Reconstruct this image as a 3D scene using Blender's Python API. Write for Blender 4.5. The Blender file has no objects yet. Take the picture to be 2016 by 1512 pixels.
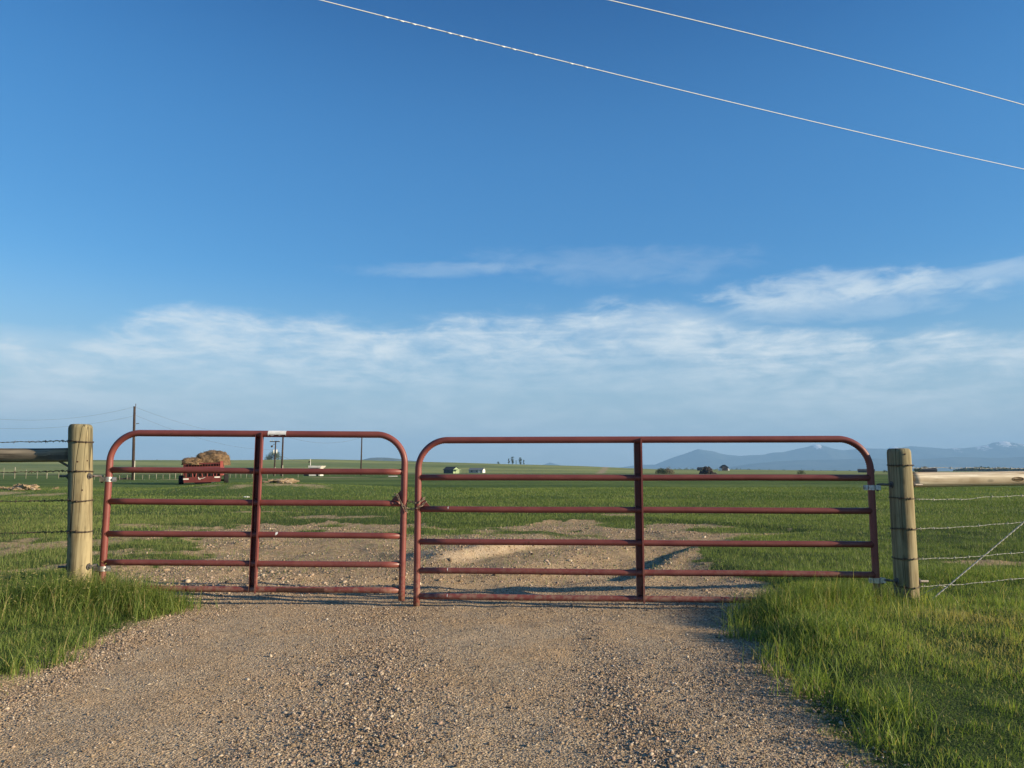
import bpy, math, random
import numpy as np
from mathutils import Vector, Matrix, Euler

# ---------------------------------------------------------------- camera, sky, sun, exposure
scene = bpy.context.scene
F = 1494.0            # focal length in photo pixels (2016 wide)
PITCH = math.radians(6.45)
CAM_H = 1.06
R_ = math.radians

cam_d = bpy.data.cameras.new('camera')
cam_d.sensor_width = 36.0
cam_d.lens = 36.0 * F / 2016.0
cam_d.clip_start = 0.05
cam_d.clip_end = 60000
cam = bpy.data.objects.new('camera', cam_d)
scene.collection.objects.link(cam)
cam.location = (0, 0, CAM_H)
cam.rotation_euler = (math.pi / 2 + PITCH, 0, 0)
scene.camera = cam

SUN_EL = R_(16.0)
SUN_AZ = R_(106.0)     # clockwise from +Y (view direction) towards +X: right, slightly behind the camera
SKY_STRENGTH = 0.085
EXPOSURE = 0.95
scene.view_settings.view_transform = 'Standard'
scene.view_settings.look = 'None'
scene.view_settings.exposure = EXPOSURE
scene.view_settings.gamma = 1.0
scene.view_settings.use_curve_mapping = False

sun_d = bpy.data.lights.new('sun', 'SUN')
sun_d.energy = 5.0
sun_d.angle = R_(0.5)
sun_d.color = (1.0, 0.82, 0.58)
sun = bpy.data.objects.new('sun', sun_d)
scene.collection.objects.link(sun)
sdir = Vector((math.sin(SUN_AZ) * math.cos(SUN_EL), math.cos(SUN_AZ) * math.cos(SUN_EL), math.sin(SUN_EL)))
sun.rotation_euler = sdir.to_track_quat('Z', 'Y').to_euler()
sun.location = sdir * 40

cy = scene.cycles
try:
    cy.use_denoising = True
    cy.use_adaptive_sampling = False
    cy.denoiser = 'OPENIMAGEDENOISE'
    cy.denoising_input_passes = 'RGB_ALBEDO_NORMAL'
    cy.denoising_prefilter = 'ACCURATE'
    cy.max_bounces = 5
    cy.diffuse_bounces = 3
    cy.glossy_bounces = 2
    cy.transmission_bounces = 3
    cy.transparent_max_bounces = 8
    cy.volume_bounces = 0
    cy.caustics_reflective = False
    cy.caustics_refractive = False
    cy.sample_clamp_indirect = 6
except Exception:
    pass


# pixel helpers: a photo pixel seen on a vertical plane Y, or on the level ground
def ray(px, py):
    a = (px - 1008) / F
    b = (756 - py) / F
    return (a, math.cos(PITCH) - b * math.sin(PITCH), math.sin(PITCH) + b * math.cos(PITCH))


def at(px, py, Y):
    r = ray(px, py)
    t = Y / r[1]
    return Vector((r[0] * t, Y, CAM_H + r[2] * t))


def azel(px, py):
    r = ray(px, py)
    n = math.sqrt(sum(c * c for c in r))
    return math.degrees(math.atan2(r[0], r[1])), math.degrees(math.asin(r[2] / n))


class NT:
    """small node-tree writer"""
    def __init__(s, tree):
        s.t = tree
        s.n = tree.nodes
        s.l = tree.links

    def node(s, typ, **kw):
        n = s.n.new(typ)
        for k, v in kw.items():
            setattr(n, k, v)
        return n

    def put(s, sock, v):
        if isinstance(v, bpy.types.NodeSocket):
            s.l.new(v, sock)
        elif v is not None:
            sock.default_value = v

    def m(s, op, a, b=None, c=None, clamp=False):
        n = s.node('ShaderNodeMath', operation=op)
        n.use_clamp = clamp
        s.put(n.inputs[0], a)
        if b is not None:
            s.put(n.inputs[1], b)
        if c is not None:
            s.put(n.inputs[2], c)
        return n.outputs[0]

    def mix(s, f, a, b, blend='MIX'):
        n = s.node('ShaderNodeMix', data_type='RGBA', blend_type=blend)
        n.clamp_factor = True
        s.put(n.inputs[0], f)
        for sock, v in ((n.inputs[6], a), (n.inputs[7], b)):
            if isinstance(v, (tuple, list)) and len(v) == 3:
                v = (*v, 1)
            s.put(sock, v)
        return n.outputs[2]

    def noise(s, vec=None, scale=5, detail=3, rough=0.5, dist=0.0, dims='3D', w=None):
        n = s.node('ShaderNodeTexNoise', noise_dimensions=dims)
        if vec is not None:
            s.put(n.inputs['Vector'], vec)
        n.inputs['Scale'].default_value = scale
        n.inputs['Detail'].default_value = detail
        n.inputs['Roughness'].default_value = rough
        n.inputs['Distortion'].default_value = dist
        return n.outputs[0]

    def ss(s, v, lo, hi, o0=0.0, o1=1.0, interp='SMOOTHSTEP'):
        n = s.node('ShaderNodeMapRange', interpolation_type=interp)
        s.put(n.inputs[0], v)
        s.put(n.inputs[1], lo)
        s.put(n.inputs[2], hi)
        s.put(n.inputs[3], o0)
        s.put(n.inputs[4], o1)
        return n.outputs[0]

    def mapping(s, vec, scale=(1, 1, 1), rot=(0, 0, 0), loc=(0, 0, 0)):
        n = s.node('ShaderNodeMapping')
        s.put(n.inputs[0], vec)
        n.inputs['Location'].default_value = loc
        n.inputs['Rotation'].default_value = rot
        n.inputs['Scale'].default_value = scale
        return n.outputs[0]

    def comb(s, x, y, z):
        n = s.node('ShaderNodeCombineXYZ')
        for i, v in enumerate((x, y, z)):
            s.put(n.inputs[i], v)
        return n.outputs[0]


def ramp_curve(nt, fac, pts, lo, hi):
    """float curve: x in [lo,hi] -> value; pts list of (x, v) with v in [0,1]"""
    n = nt.node('ShaderNodeFloatCurve')
    c = n.mapping.curves[0]
    c.points[0].location = ((pts[0][0] - lo) / (hi - lo), pts[0][1])
    c.points[1].location = ((pts[-1][0] - lo) / (hi - lo), pts[-1][1])
    for x, v in pts[1:-1]:
        c.points.new((x - lo) / (hi - lo), v)
    n.mapping.update()
    nt.put(n.inputs['Value'], nt.ss(fac, lo, hi, interp='LINEAR'))
    return n.outputs[0]


def build_world():
    w = bpy.data.worlds.new('World')
    scene.world = w
    w.use_nodes = True
    nt = NT(w.node_tree)
    for n in list(nt.n):
        nt.n.remove(n)
    sky = nt.node('ShaderNodeTexSky', sky_type='NISHITA')
    sky.sun_disc = False
    sky.sun_elevation = SUN_EL
    sky.sun_rotation = SUN_AZ
    sky.altitude = 900
    sky.air_density = 1.0
    sky.dust_density = 0.6
    sky.ozone_density = 2.4
    tc = nt.node('ShaderNodeTexCoord')
    sep = nt.node('ShaderNodeSeparateXYZ')
    nt.l.new(tc.outputs['Generated'], sep.inputs[0])
    X, Y, Z = sep.outputs
    el = nt.m('MULTIPLY', nt.m('ARCSINE', Z), 57.2958)
    az = nt.m('MULTIPLY', nt.m('ARCTAN2', X, Y), 57.2958)
    uv = nt.comb(az, el, 0)
    # wispy, wind-drawn noise fields (degrees)
    n1 = nt.noise(nt.mapping(uv, (0.085, 0.34, 1), (0, 0, R_(-3))), 1.0, 7, 0.58, 0.7)
    n2 = nt.noise(nt.mapping(uv, (0.05, 0.55, 1), (0, 0, R_(3)), (7, 3, 0)), 1.0, 6, 0.6, 1.1)
    n3 = nt.noise(nt.mapping(uv, (0.35, 0.9, 1), (0, 0, R_(-8)), (2, 9, 0)), 1.0, 6, 0.62, 0.5)
    n4 = nt.noise(nt.mapping(uv, (0.42, 2.1, 1), (0, 0, R_(-5)), (11, 4, 0)), 1.0, 7, 0.66, 0.9)
    # upper edge of the main cloud bank against azimuth
    top_px = [(0, 640), (150, 648), (230, 622), (330, 603), (420, 598), (520, 602), (620, 622), (720, 632), (820, 628),
              (930, 612), (1060, 606), (1200, 590), (1300, 588), (1390, 620), (1500, 640), (1600, 640), (1740, 642),
              (1850, 632), (1950, 640), (2016, 642)]
    EL_MAX = 20.0
    pts = [azel(x, y) for x, y in top_px]
    pts = [(-60.0, pts[0][1] + 1.0)] + pts + [(60.0, pts[-1][1] - 1.0)]
    top = nt.m('MULTIPLY', ramp_curve(nt, az, [(a, e / EL_MAX) for a, e in pts], -60.0, 60.0), EL_MAX)
    d = nt.m('SUBTRACT', top, el)
    dn = nt.m('ADD', d, nt.m('MULTIPLY', nt.m('SUBTRACT', n1, 0.5), 3.2))
    dn = nt.m('ADD', dn, nt.m('MULTIPLY', nt.m('SUBTRACT', n3, 0.5), 1.5))
    bank = nt.ss(dn, -0.35, 1.5)
    # streaks within the bank; denser near its top, thinning below
    f_ = nt.m('ADD', nt.m('MULTIPLY', n1, 0.42), nt.m('MULTIPLY', n2, 0.3))
    f_ = nt.m('ADD', f_, nt.m('ADD', nt.m('MULTIPLY', n3, 0.36), nt.m('MULTIPLY', n4, 0.14)))
    streak = nt.ss(f_, 0.48, 0.78)
    crest = nt.m('MULTIPLY', nt.ss(dn, 0.0, 0.8), nt.ss(dn, 3.6, 0.9))
    streak = nt.m('MAXIMUM', streak, nt.m('MULTIPLY', crest, nt.ss(nt.m('ADD', nt.m('MULTIPLY', n3, 0.6), nt.m('MULTIPLY', n4, 0.22)), 0.27, 0.60)))
    body = nt.ss(d, 2.4, 6.5, 1.0, 0.45)
    dens = nt.m('MULTIPLY', bank, nt.m('ADD', nt.m('MULTIPLY', nt.m('MULTIPLY', streak, body), 0.84), 0.14))
    # thin veils above the bank
    def veil(px, py, hw, hh, slope, k):
        a0, e0 = azel(px, py)
        a1 = azel(px + hw, py)[0]
        e1 = azel(px, py - hh)[1]
        du = nt.m('DIVIDE', nt.m('SUBTRACT', az, a0), a1 - a0)
        dv = nt.m('DIVIDE', nt.m('SUBTRACT', nt.m('SUBTRACT', el, e0), nt.m('MULTIPLY', nt.m('SUBTRACT', az, a0), slope)), e1 - e0)
        r = nt.m('ADD', nt.m('MULTIPLY', du, du), nt.m('MULTIPLY', dv, dv))
        r = nt.m('ADD', r, nt.m('MULTIPLY', nt.m('SUBTRACT', n3, 0.5), 2.6))
        r = nt.m('ADD', r, nt.m('MULTIPLY', nt.m('SUBTRACT', n1, 0.5), 1.6))
        r = nt.m('ADD', r, nt.m('MULTIPLY', nt.m('SUBTRACT', n4, 0.5), 0.7))
        return nt.m('MULTIPLY', nt.ss(r, 1.25, -0.35), k)
    veils = [veil(1600, 568, 250, 38, 0.02, 0.62), veil(1220, 522, 320, 42, -0.03, 0.15), veil(1880, 548, 280, 28, 0.02, 0.42),
             veil(860, 532, 240, 16, 0.03, 0.18), veil(1600, 604, 380, 36, 0.0, 0.30), veil(1290, 640, 200, 26, -0.03, 0.2),
             veil(30, 660, 200, 26, 0.0, 0.2)]
    for v in veils:
        dens = nt.m('SUBTRACT', 1.0, nt.m('MULTIPLY', nt.m('SUBTRACT', 1.0, dens), nt.m('SUBTRACT', 1.0, v)))
    # milky air low over the plain
    low = nt.ss(el, 15.0, 1.0, 0.0, 0.85)
    skyc = nt.mix(1.0, sky.outputs[0], (SKY_GAIN[0], SKY_GAIN[1], SKY_GAIN[2]), 'MULTIPLY')
    # a clear, dry-air blue: each channel of the sky deepened towards the zenith
    sc_ = nt.node('ShaderNodeSeparateColor')
    nt.l.new(skyc, sc_.inputs[0])
    chans = [nt.m('MINIMUM', nt.m('MULTIPLY', nt.m('POWER', sc_.outputs[i], p), k), 8.0) for i, (p, k) in enumerate(((2.45, 0.375), (1.55, 0.52), (1.2, 0.755)))]
    cc_ = nt.node('ShaderNodeCombineColor')
    for i in range(3):
        nt.l.new(chans[i], cc_.inputs[i])
    even = nt.mix(nt.ss(el, 37.0, 20.0, 0.0, 0.42), cc_.outputs[0], (0.44, 1.76, 3.95))
    c = nt.mix(low, even, (2.25, 3.2, 3.6))
    c = nt.mix(dens, c, (4.95, 5.5, 5.75))
    bg = nt.node('ShaderNodeBackground')
    nt.l.new(c, bg.inputs[0])
    bg.inputs[1].default_value = SKY_STRENGTH
    out = nt.node('ShaderNodeOutputWorld')
    nt.l.new(bg.outputs[0], out.inputs[0])
    try:
        w.cycles.sampling_method = 'MANUAL'
        w.cycles.sample_map_resolution = 512
    except Exception:
        pass


SKY_GAIN = (0.80, 1.0, 1.08)
build_world()

# ---------------------------------------------------------------- helpers
rng = np.random.default_rng(7)
random.seed(7)
COL = scene.collection


def new_mat(name):
    m = bpy.data.materials.new(name)
    m.use_nodes = True
    nt = NT(m.node_tree)
    for n in list(nt.n):
        nt.n.remove(n)
    bsdf = nt.node('ShaderNodeBsdfPrincipled')
    out = nt.node('ShaderNodeOutputMaterial')
    nt.l.new(bsdf.outputs[0], out.inputs[0])
    return m, nt, bsdf, out


def simple(name, col, rough=0.7, var=0.15, scale=8.0, metal=0.0, bump=0.0, bscale=40.0, spec=0.3):
    m, nt, b, o = new_mat(name)
    tc = nt.node('ShaderNodeTexCoord')
    n = nt.noise(tc.outputs['Object'], scale, 4, 0.6)
    f = nt.ss(n, 0.3, 0.7)
    lo = tuple(c * (1 - var) for c in col)
    hi = tuple(min(1, c * (1 + var)) for c in col)
    nt.l.new(nt.mix(f, lo, hi), b.inputs['Base Color'])
    b.inputs['Roughness'].default_value = rough
    b.inputs['Metallic'].default_value = metal
    b.inputs['Specular IOR Level'].default_value = spec
    if bump:
        bn = nt.node('ShaderNodeBump')
        bn.inputs['Strength'].default_value = bump
        bn.inputs['Distance'].default_value = 0.01
        nt.l.new(nt.noise(tc.outputs['Object'], bscale, 4, 0.6), bn.inputs['Height'])
        nt.l.new(bn.outputs[0], b.inputs['Normal'])
    return m


def mesh_np(name, verts, faces_list, mats=None, smooth=False):
    """faces_list: list of (k x n int array)"""
    me = bpy.data.meshes.new(name)
    verts = np.asarray(verts, dtype=np.float32)
    me.vertices.add(len(verts))
    me.vertices.foreach_set('co', verts.ravel())
    loops = np.concatenate([np.asarray(f, dtype=np.int32).ravel() for f in faces_list])
    tot = np.concatenate([np.full(len(f), np.asarray(f).shape[1], dtype=np.int32) for f in faces_list])
    start = np.concatenate([[0], np.cumsum(tot)[:-1]]).astype(np.int32)
    me.loops.add(len(loops))
    me.loops.foreach_set('vertex_index', loops)
    me.polygons.add(len(tot))
    me.polygons.foreach_set('loop_start', start)
    me.polygons.foreach_set('loop_total', tot)
    if smooth:
        me.polygons.foreach_set('use_smooth', np.ones(len(tot), dtype=bool))
    me.update(calc_edges=True)
    me.validate()
    for m in (mats or []):
        me.materials.append(m)
    return me


class MB:
    """collects shapes into one mesh"""
    def __init__(s):
        s.v = []
        s.f = []

    def add(s, vs, fs):
        o = len(s.v)
        s.v += [tuple(v) for v in vs]
        s.f += [tuple(i + o for i in f) for f in fs]

    def box(s, lo, hi, rz=0.0, c=None):
        x0, y0, z0 = lo
        x1, y1, z1 = hi
        vs = [(x0, y0, z0), (x1, y0, z0), (x1, y1, z0), (x0, y1, z0), (x0, y0, z1), (x1, y0, z1), (x1, y1, z1), (x0, y1, z1)]
        if rz:
            c = Vector(c or ((x0 + x1) / 2, (y0 + y1) / 2, 0))
            M = Matrix.Rotation(rz, 3, 'Z')
            vs = [tuple(M @ (Vector(v) - c) + c) for v in vs]
        s.add(vs, [(0, 3, 2, 1), (4, 5, 6, 7), (0, 1, 5, 4), (1, 2, 6, 5), (2, 3, 7, 6), (3, 0, 4, 7)])
        return s

    def tube(s, pts, r, n=10, caps=True, closed=False, rf=None):
        pts = [Vector(p) for p in pts]
        N = len(pts)
        if not isinstance(r, (list, tuple)):
            r = [r] * N
        tang = []
        for i in range(N):
            if closed:
                t = pts[(i + 1) % N] - pts[i - 1]
            else:
                t = pts[min(i + 1, N - 1)] - pts[max(i - 1, 0)]
            tang.append(t.normalized())
        up = Vector((0, 0, 1)) if abs(tang[0].z) < 0.9 else Vector((0, 1, 0))
        u = tang[0].cross(up).normalized()
        vs, fs = [], []
        for i in range(N):
            u = (u - tang[i] * u.dot(tang[i])).normalized()
            w = tang[i].cross(u)
            for k in range(n):
                a = 2 * math.pi * k / n
                rr = r[i] * (rf(i, a, u * math.cos(a) + w * math.sin(a)) if rf else 1)
                vs.append(pts[i] + (u * math.cos(a) + w * math.sin(a)) * rr)
        for i in range(N if closed else N - 1):
            j = (i + 1) % N
            for k in range(n):
                k2 = (k + 1) % n
                fs.append((i * n + k, i * n + k2, j * n + k2, j * n + k))
        if caps and not closed:
            fs.append(tuple(range(n - 1, -1, -1)))
            fs.append(tuple((N - 1) * n + k for k in range(n)))
        s.add(vs, fs)
        return s

    def prism(s, poly, d0, d1, axis='y'):
        """poly of (a,b) in the plane across axis"""
        n = len(poly)
        def P(a, b, d):
            return (a, d, b) if axis == 'y' else ((d, a, b) if axis == 'x' else (a, b, d))
        vs = [P(a, b, d0) for a, b in poly] + [P(a, b, d1) for a, b in poly]
        fs = [tuple(range(n)), tuple(range(2 * n - 1, n - 1, -1))]
        fs += [(i, n + i, n + (i + 1) % n, (i + 1) % n) for i in range(n)]
        s.add(vs, fs)
        return s

    def build(s, name, mat, parent=None, smooth=False, loc=None, fix=True):
        me = bpy.data.meshes.new(name)
        me.from_pydata(s.v, [], s.f)
        if fix:
            import bmesh
            bm = bmesh.new()
            bm.from_mesh(me)
            bmesh.ops.recalc_face_normals(bm, faces=bm.faces)
            bm.to_mesh(me)
            bm.free()
        me.materials.append(mat)
        if smooth:
            for p in me.polygons:
                p.use_smooth = len(p.vertices) <= 4
        o = bpy.data.objects.new(name, me)
        COL.objects.link(o)
        if parent:
            o.parent = parent
        if loc:
            o.location = loc
        return o


def tag(o, label=None, cat=None, group=None, kind=None):
    if label:
        o['label'] = label
    if cat:
        o['category'] = cat
    if group:
        o['group'] = group
    if kind:
        o['kind'] = kind
    return o


def empty(name, loc, rz=0.0, label=None, cat=None, group=None):
    o = bpy.data.objects.new(name, None)
    COL.objects.link(o)
    o.location = loc
    o.rotation_euler = (0, 0, rz)
    o.empty_display_size = 0.2
    return tag(o, label, cat, group)


# value noise in numpy
def _hash(ix, iy, seed):
    h = (ix.astype(np.int64) * 374761393 + iy.astype(np.int64) * 668265263 + seed * 69069) & 0xFFFFFFFF
    h = ((h ^ (h >> 13)) * 1274126177) & 0xFFFFFFFF
    return ((h ^ (h >> 16)) & 0xFFFF) / 65535.0


def vnoise(x, y, seed=0):
    x0 = np.floor(x)
    y0 = np.floor(y)
    fx = x - x0
    fy = y - y0
    fx = fx * fx * (3 - 2 * fx)
    fy = fy * fy * (3 - 2 * fy)
    a = _hash(x0, y0, seed)
    b = _hash(x0 + 1, y0, seed)
    c = _hash(x0, y0 + 1, seed)
    d = _hash(x0 + 1, y0 + 1, seed)
    return a + (b - a) * fx + (c - a) * fy + (a - b - c + d) * fx * fy


def fbm(x, y, seed=0, oct=4):
    s = np.zeros_like(x)
    amp, tot = 1.0, 0.0
    for k in range(oct):
        s = s + amp * (vnoise(x * 2 ** k + 17 * k, y * 2 ** k - 31 * k, seed + k) - 0.5)
        tot += amp
        amp *= 0.5
    return s / tot * 2      # about -1..1


def sstep(v, lo, hi):
    t = np.clip((v - lo) / (hi - lo), 0, 1)
    return t * t * (3 - 2 * t)


# ---------------------------------------------------------------- terrain functions (metres)
DRIVE = [(-2.1, -4), (-2.35, 2.0), (-2.5, 3.9), (-2.58, 4.4), (-2.62, 5.0), (-2.62, 5.6), (-2.62, 6.05), (-2.85, 6.45), (-3.5, 6.9), (-3.9, 7.5), (-3.6, 8.6),
         (-3.9, 10.2), (-5.2, 12.6), (-5.2, 15.0), (-2.4, 15.0), (-1.2, 13.9), (0, 14.6), (1.0, 15.6), (2.7, 15.8), (4.2, 14.2), (4.9, 12.8), (3.4, 11.8),
         (2.6, 10.3), (1.95, 8.9), (2.15, 7.8), (2.35, 7.1), (2.2, 6.4), (1.74, 5.65), (1.55, 4.9), (1.50, 4.2), (1.44, 3.6), (1.40, 3.25), (1.34, 3.0),
         (1.22, 2.6), (1.2, -4)]
# line along which the near/right side stands higher (ruts left by wheels), and the washed bank on the left
RUT = [(-1.9, 7.25), (-0.95, 7.05), (-0.3, 6.78), (0.35, 7.15), (1.15, 7.4), (1.42, 8.2), (1.9, 9.4), (2.4, 10.4), (2.7, 11.2)]
BANK = [(-0.85, 8.35), (-0.55, 8.7), (-0.2, 9.4), (0.3, 10.2), (1.0, 10.8)]


def sdf_poly(x, y, P):
    """signed distance, positive inside"""
    d = np.full(x.shape, 1e9)
    inside = np.zeros(x.shape, dtype=bool)
    n = len(P)
    for i in range(n):
        ax, ay = P[i]
        bx, by = P[(i + 1) % n]
        ex, ey = bx - ax, by - ay
        wx, wy = x - ax, y - ay
        t = np.clip((wx * ex + wy * ey) / (ex * ex + ey * ey), 0, 1)
        d = np.minimum(d, (wx - ex * t) ** 2 + (wy - ey * t) ** 2)
        c = ((ay > y) != (by > y)) & (x < (bx - ax) * (y - ay) / ((by - ay) + 1e-12) + ax)
        inside ^= c
    d = np.sqrt(d)
    return np.where(inside, d, -d)


def side_line(x, y, P):
    """signed distance to a polyline, positive on its left; and closeness of the ends (0..1 along)"""
    best = np.full(x.shape, 1e9)
    sgn = np.ones(x.shape)
    tt = np.zeros(x.shape)
    n = len(P) - 1
    for i in range(n):
        ax, ay = P[i]
        bx, by = P[i + 1]
        ex, ey = bx - ax, by - ay
        wx, wy = x - ax, y - ay
        t = np.clip((wx * ex + wy * ey) / (ex * ex + ey * ey), 0, 1)
        d = (wx - ex * t) ** 2 + (wy - ey * t) ** 2
        s = np.sign(ex * wy - ey * wx)
        m = d < best
        best = np.where(m, d, best)
        sgn = np.where(m, s, sgn)
        tt = np.where(m, (i + t) / n, tt)
    return np.sqrt(best) * sgn, tt


# bare patches in the pasture: centre x, y, radii
PATCH = [(-7.2, 10.2, 2.6, 0.7), (-5.1, 13.6, 3.0, 1.1), (-22.5, 34, 5.0, 1.8), (-30, 36, 8, 1.5), (-13.3, 35.0, 1.6, 1.6), (-11.0, 29.5, 3.2, 1.5), (-6.0, 18.5, 1.3, 0.5),
         (-10.6, 37.0, 1.9, 2.2), (-6.3, 8.4, 1.0, 0.4), (-3.9, 16.4, 1.3, 0.7), (3.4, 17.3, 1.4, 0.6), (5.2, 8.5, 0.5, 0.22), (-17, 88, 30, 1.2), (-38, 84, 12, 1.5), (12, 13.2, 1.2, 0.4),
         (-24, 105, 9, 3), (-8, 150, 10, 4)]

RIDGE_PX = [(-900, 912), (0, 909), (150, 908.5), (300, 908), (500, 907), (620, 905), (720, 907), (830, 910), (930, 912), (1050, 915), (1150, 918),
            (1240, 922), (1300, 924), (1450, 924.5), (1560, 926), (1700, 927.5), (1850, 928.5), (2016, 929), (2900, 930)]
_rx = np.array([(p - 1008) / F for p, _ in RIDGE_PX])
_rz = np.array([CAM_H - (y - 925) / F * 950 for _, y in RIDGE_PX])


def drive_s(x, y):
    s = sdf_poly(x, y, DRIVE)
    back = sstep(y, 7.0, 10.0)
    return s + (0.16 + 0.5 * back) * fbm(x * 1.4, y * 1.1, 5, 4) + (0.07 + 0.25 * back) * fbm(x * 6, y * 5, 11, 3)


def bare(x, y):
    """0 grass .. 1 bare dirt or gravel"""
    b = sstep(drive_s(x, y), -0.16, 0.16)
    nz = fbm(x * 1.6, y * 0.9, 21, 4)
    for cx, cy_, rx, ry in PATCH:
        r = ((x - cx) / rx) ** 2 + ((y - cy_) / ry) ** 2
        b = np.maximum(b, 0.85 * sstep(1 - r + 1.1 * nz + 0.9 * fbm(x * 0.5, y * 0.35, 25, 4), 0.0, 1.1))
    # tufty regrowth at the far edge of the bare ground
    far = sstep(y, 11.0, 13.5) * sstep(fbm(x * 0.9 + 3, y * 0.9, 33, 3), 0.05, 0.35)
    b = b * (1 - 0.8 * far * (y < 18))
    # thin, grazed turf left of the churned ground
    thin = 1.25 * np.exp(-(((x + 5.4) / 3.2) ** 2 + ((y - 9.4) / 2.6) ** 2)) + 0.7 * np.exp(-(((x - 4.2) / 1.2) ** 2 + ((y - 12.6) / 1.2) ** 2))
    b = np.maximum(b, 0.75 * np.clip(thin * 1.3, 0, 1) * sstep(fbm(x * 2.3, y * 1.5, 37, 4), -0.15, 0.35))
    return b


def terr(x, y):
    x = np.asarray(x, dtype=float)
    y = np.asarray(y, dtype=float)
    D = np.hypot(x, y)
    z = 0.012 * fbm(x * 1.3, y * 1.3, 1, 3)
    near = (1 - sstep(D, 20, 40))
    s = np.where(D < 40, sdf_poly(x, y, DRIVE), -5.0)
    z = z + near * np.where((x > 0) & (y < 6.5), 0.05 + 0.065 * np.exp(-((y - 4.9) / 0.75) ** 2), 0.055) * sstep(-s, -0.05, np.where(x > 0, 0.35, 0.5))                    # verges stand a little above the drive
    z = z + near * 0.008 * fbm(x * 5, y * 5, 9, 2)
    behind = sstep(y, 6.2, 7.2) * (1 - sstep(y, 13, 16)) * (np.abs(x) < 8)
    z = z + behind * 0.035 * fbm(x * 0.9, y * 0.7, 2, 3)
    z = z + behind * 0.022 * (fbm(x * 2.4, y * 2.0, 52, 4)) + behind * 0.035 * np.abs(fbm(x * 1.3 + 4, y * 0.9, 57, 3))
    # wheel ruts behind the gate
    dl, tt = side_line(x, y, RUT)
    fade = sstep(tt, 0.0, 0.22) * (1 - sstep(tt, 0.86, 1.0))
    wob = dl + 0.05 * fbm(x * 2.3, y * 2.3, 40, 2)
    z = z - near * 0.12 * fade * sstep(wob, -0.05, 0.10) * (1 - sstep(wob, 0.35, 1.3))
    z = z + near * 0.03 * fade * np.exp(-((wob + 0.16) / 0.14) ** 2)
    dl, tt = side_line(x, y, BANK)
    fade = sstep(tt, 0.0, 0.25) * (1 - sstep(tt, 0.7, 1.0))
    wob = dl + 0.05 * fbm(x * 2.3, y * 2.3, 44, 2)
    z = z + near * 0.11 * fade * sstep(wob, -0.04, 0.28) * (1 - sstep(wob, 0.5, 1.5))
    # pasture undulation
    mid = sstep(D, 14, 45) * (1 - sstep(D, 400, 900))
    z = z + mid * 0.10 * fbm(x / 9.0, y / 6.0, 3, 3)
    for cx, cy_, rx, ry, h in ((-13.5, 37, 3.6, 5, 0.30), (-9.6, 40, 4.5, 3.5, 0.26), (-12.2, 31, 5, 1.2, -0.14), (-24, 33, 9, 1.5, -0.14), (-26.5, 37.5, 5, 2, 0.12)):
        z = z + h * np.exp(-(((x - cx) / rx) ** 2 + ((y - cy_) / ry) ** 2))
    z = z - 1.0 * sstep(D, 150, 420)
    a = x / np.maximum(y, 1.0)
    rz = np.interp(np.where(y > 0, a, 9.0), _rx, _rz)
    rise = sstep(D, 480, 950)
    z = z + rise * (rz + 1.0) + rise * 0.6 * fbm(x / 120, y / 120, 6, 3)
    z = z - 14 * sstep(D, 1100, 4500)
    return z


def tz(x, y):
    return float(terr(np.array([x]), np.array([y]))[0])


def ground_at(px, py):
    """where the pixel's ray meets the level ground"""
    r = ray(px, py)
    t = -CAM_H / r[2]
    return r[0] * t, r[1] * t


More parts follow.
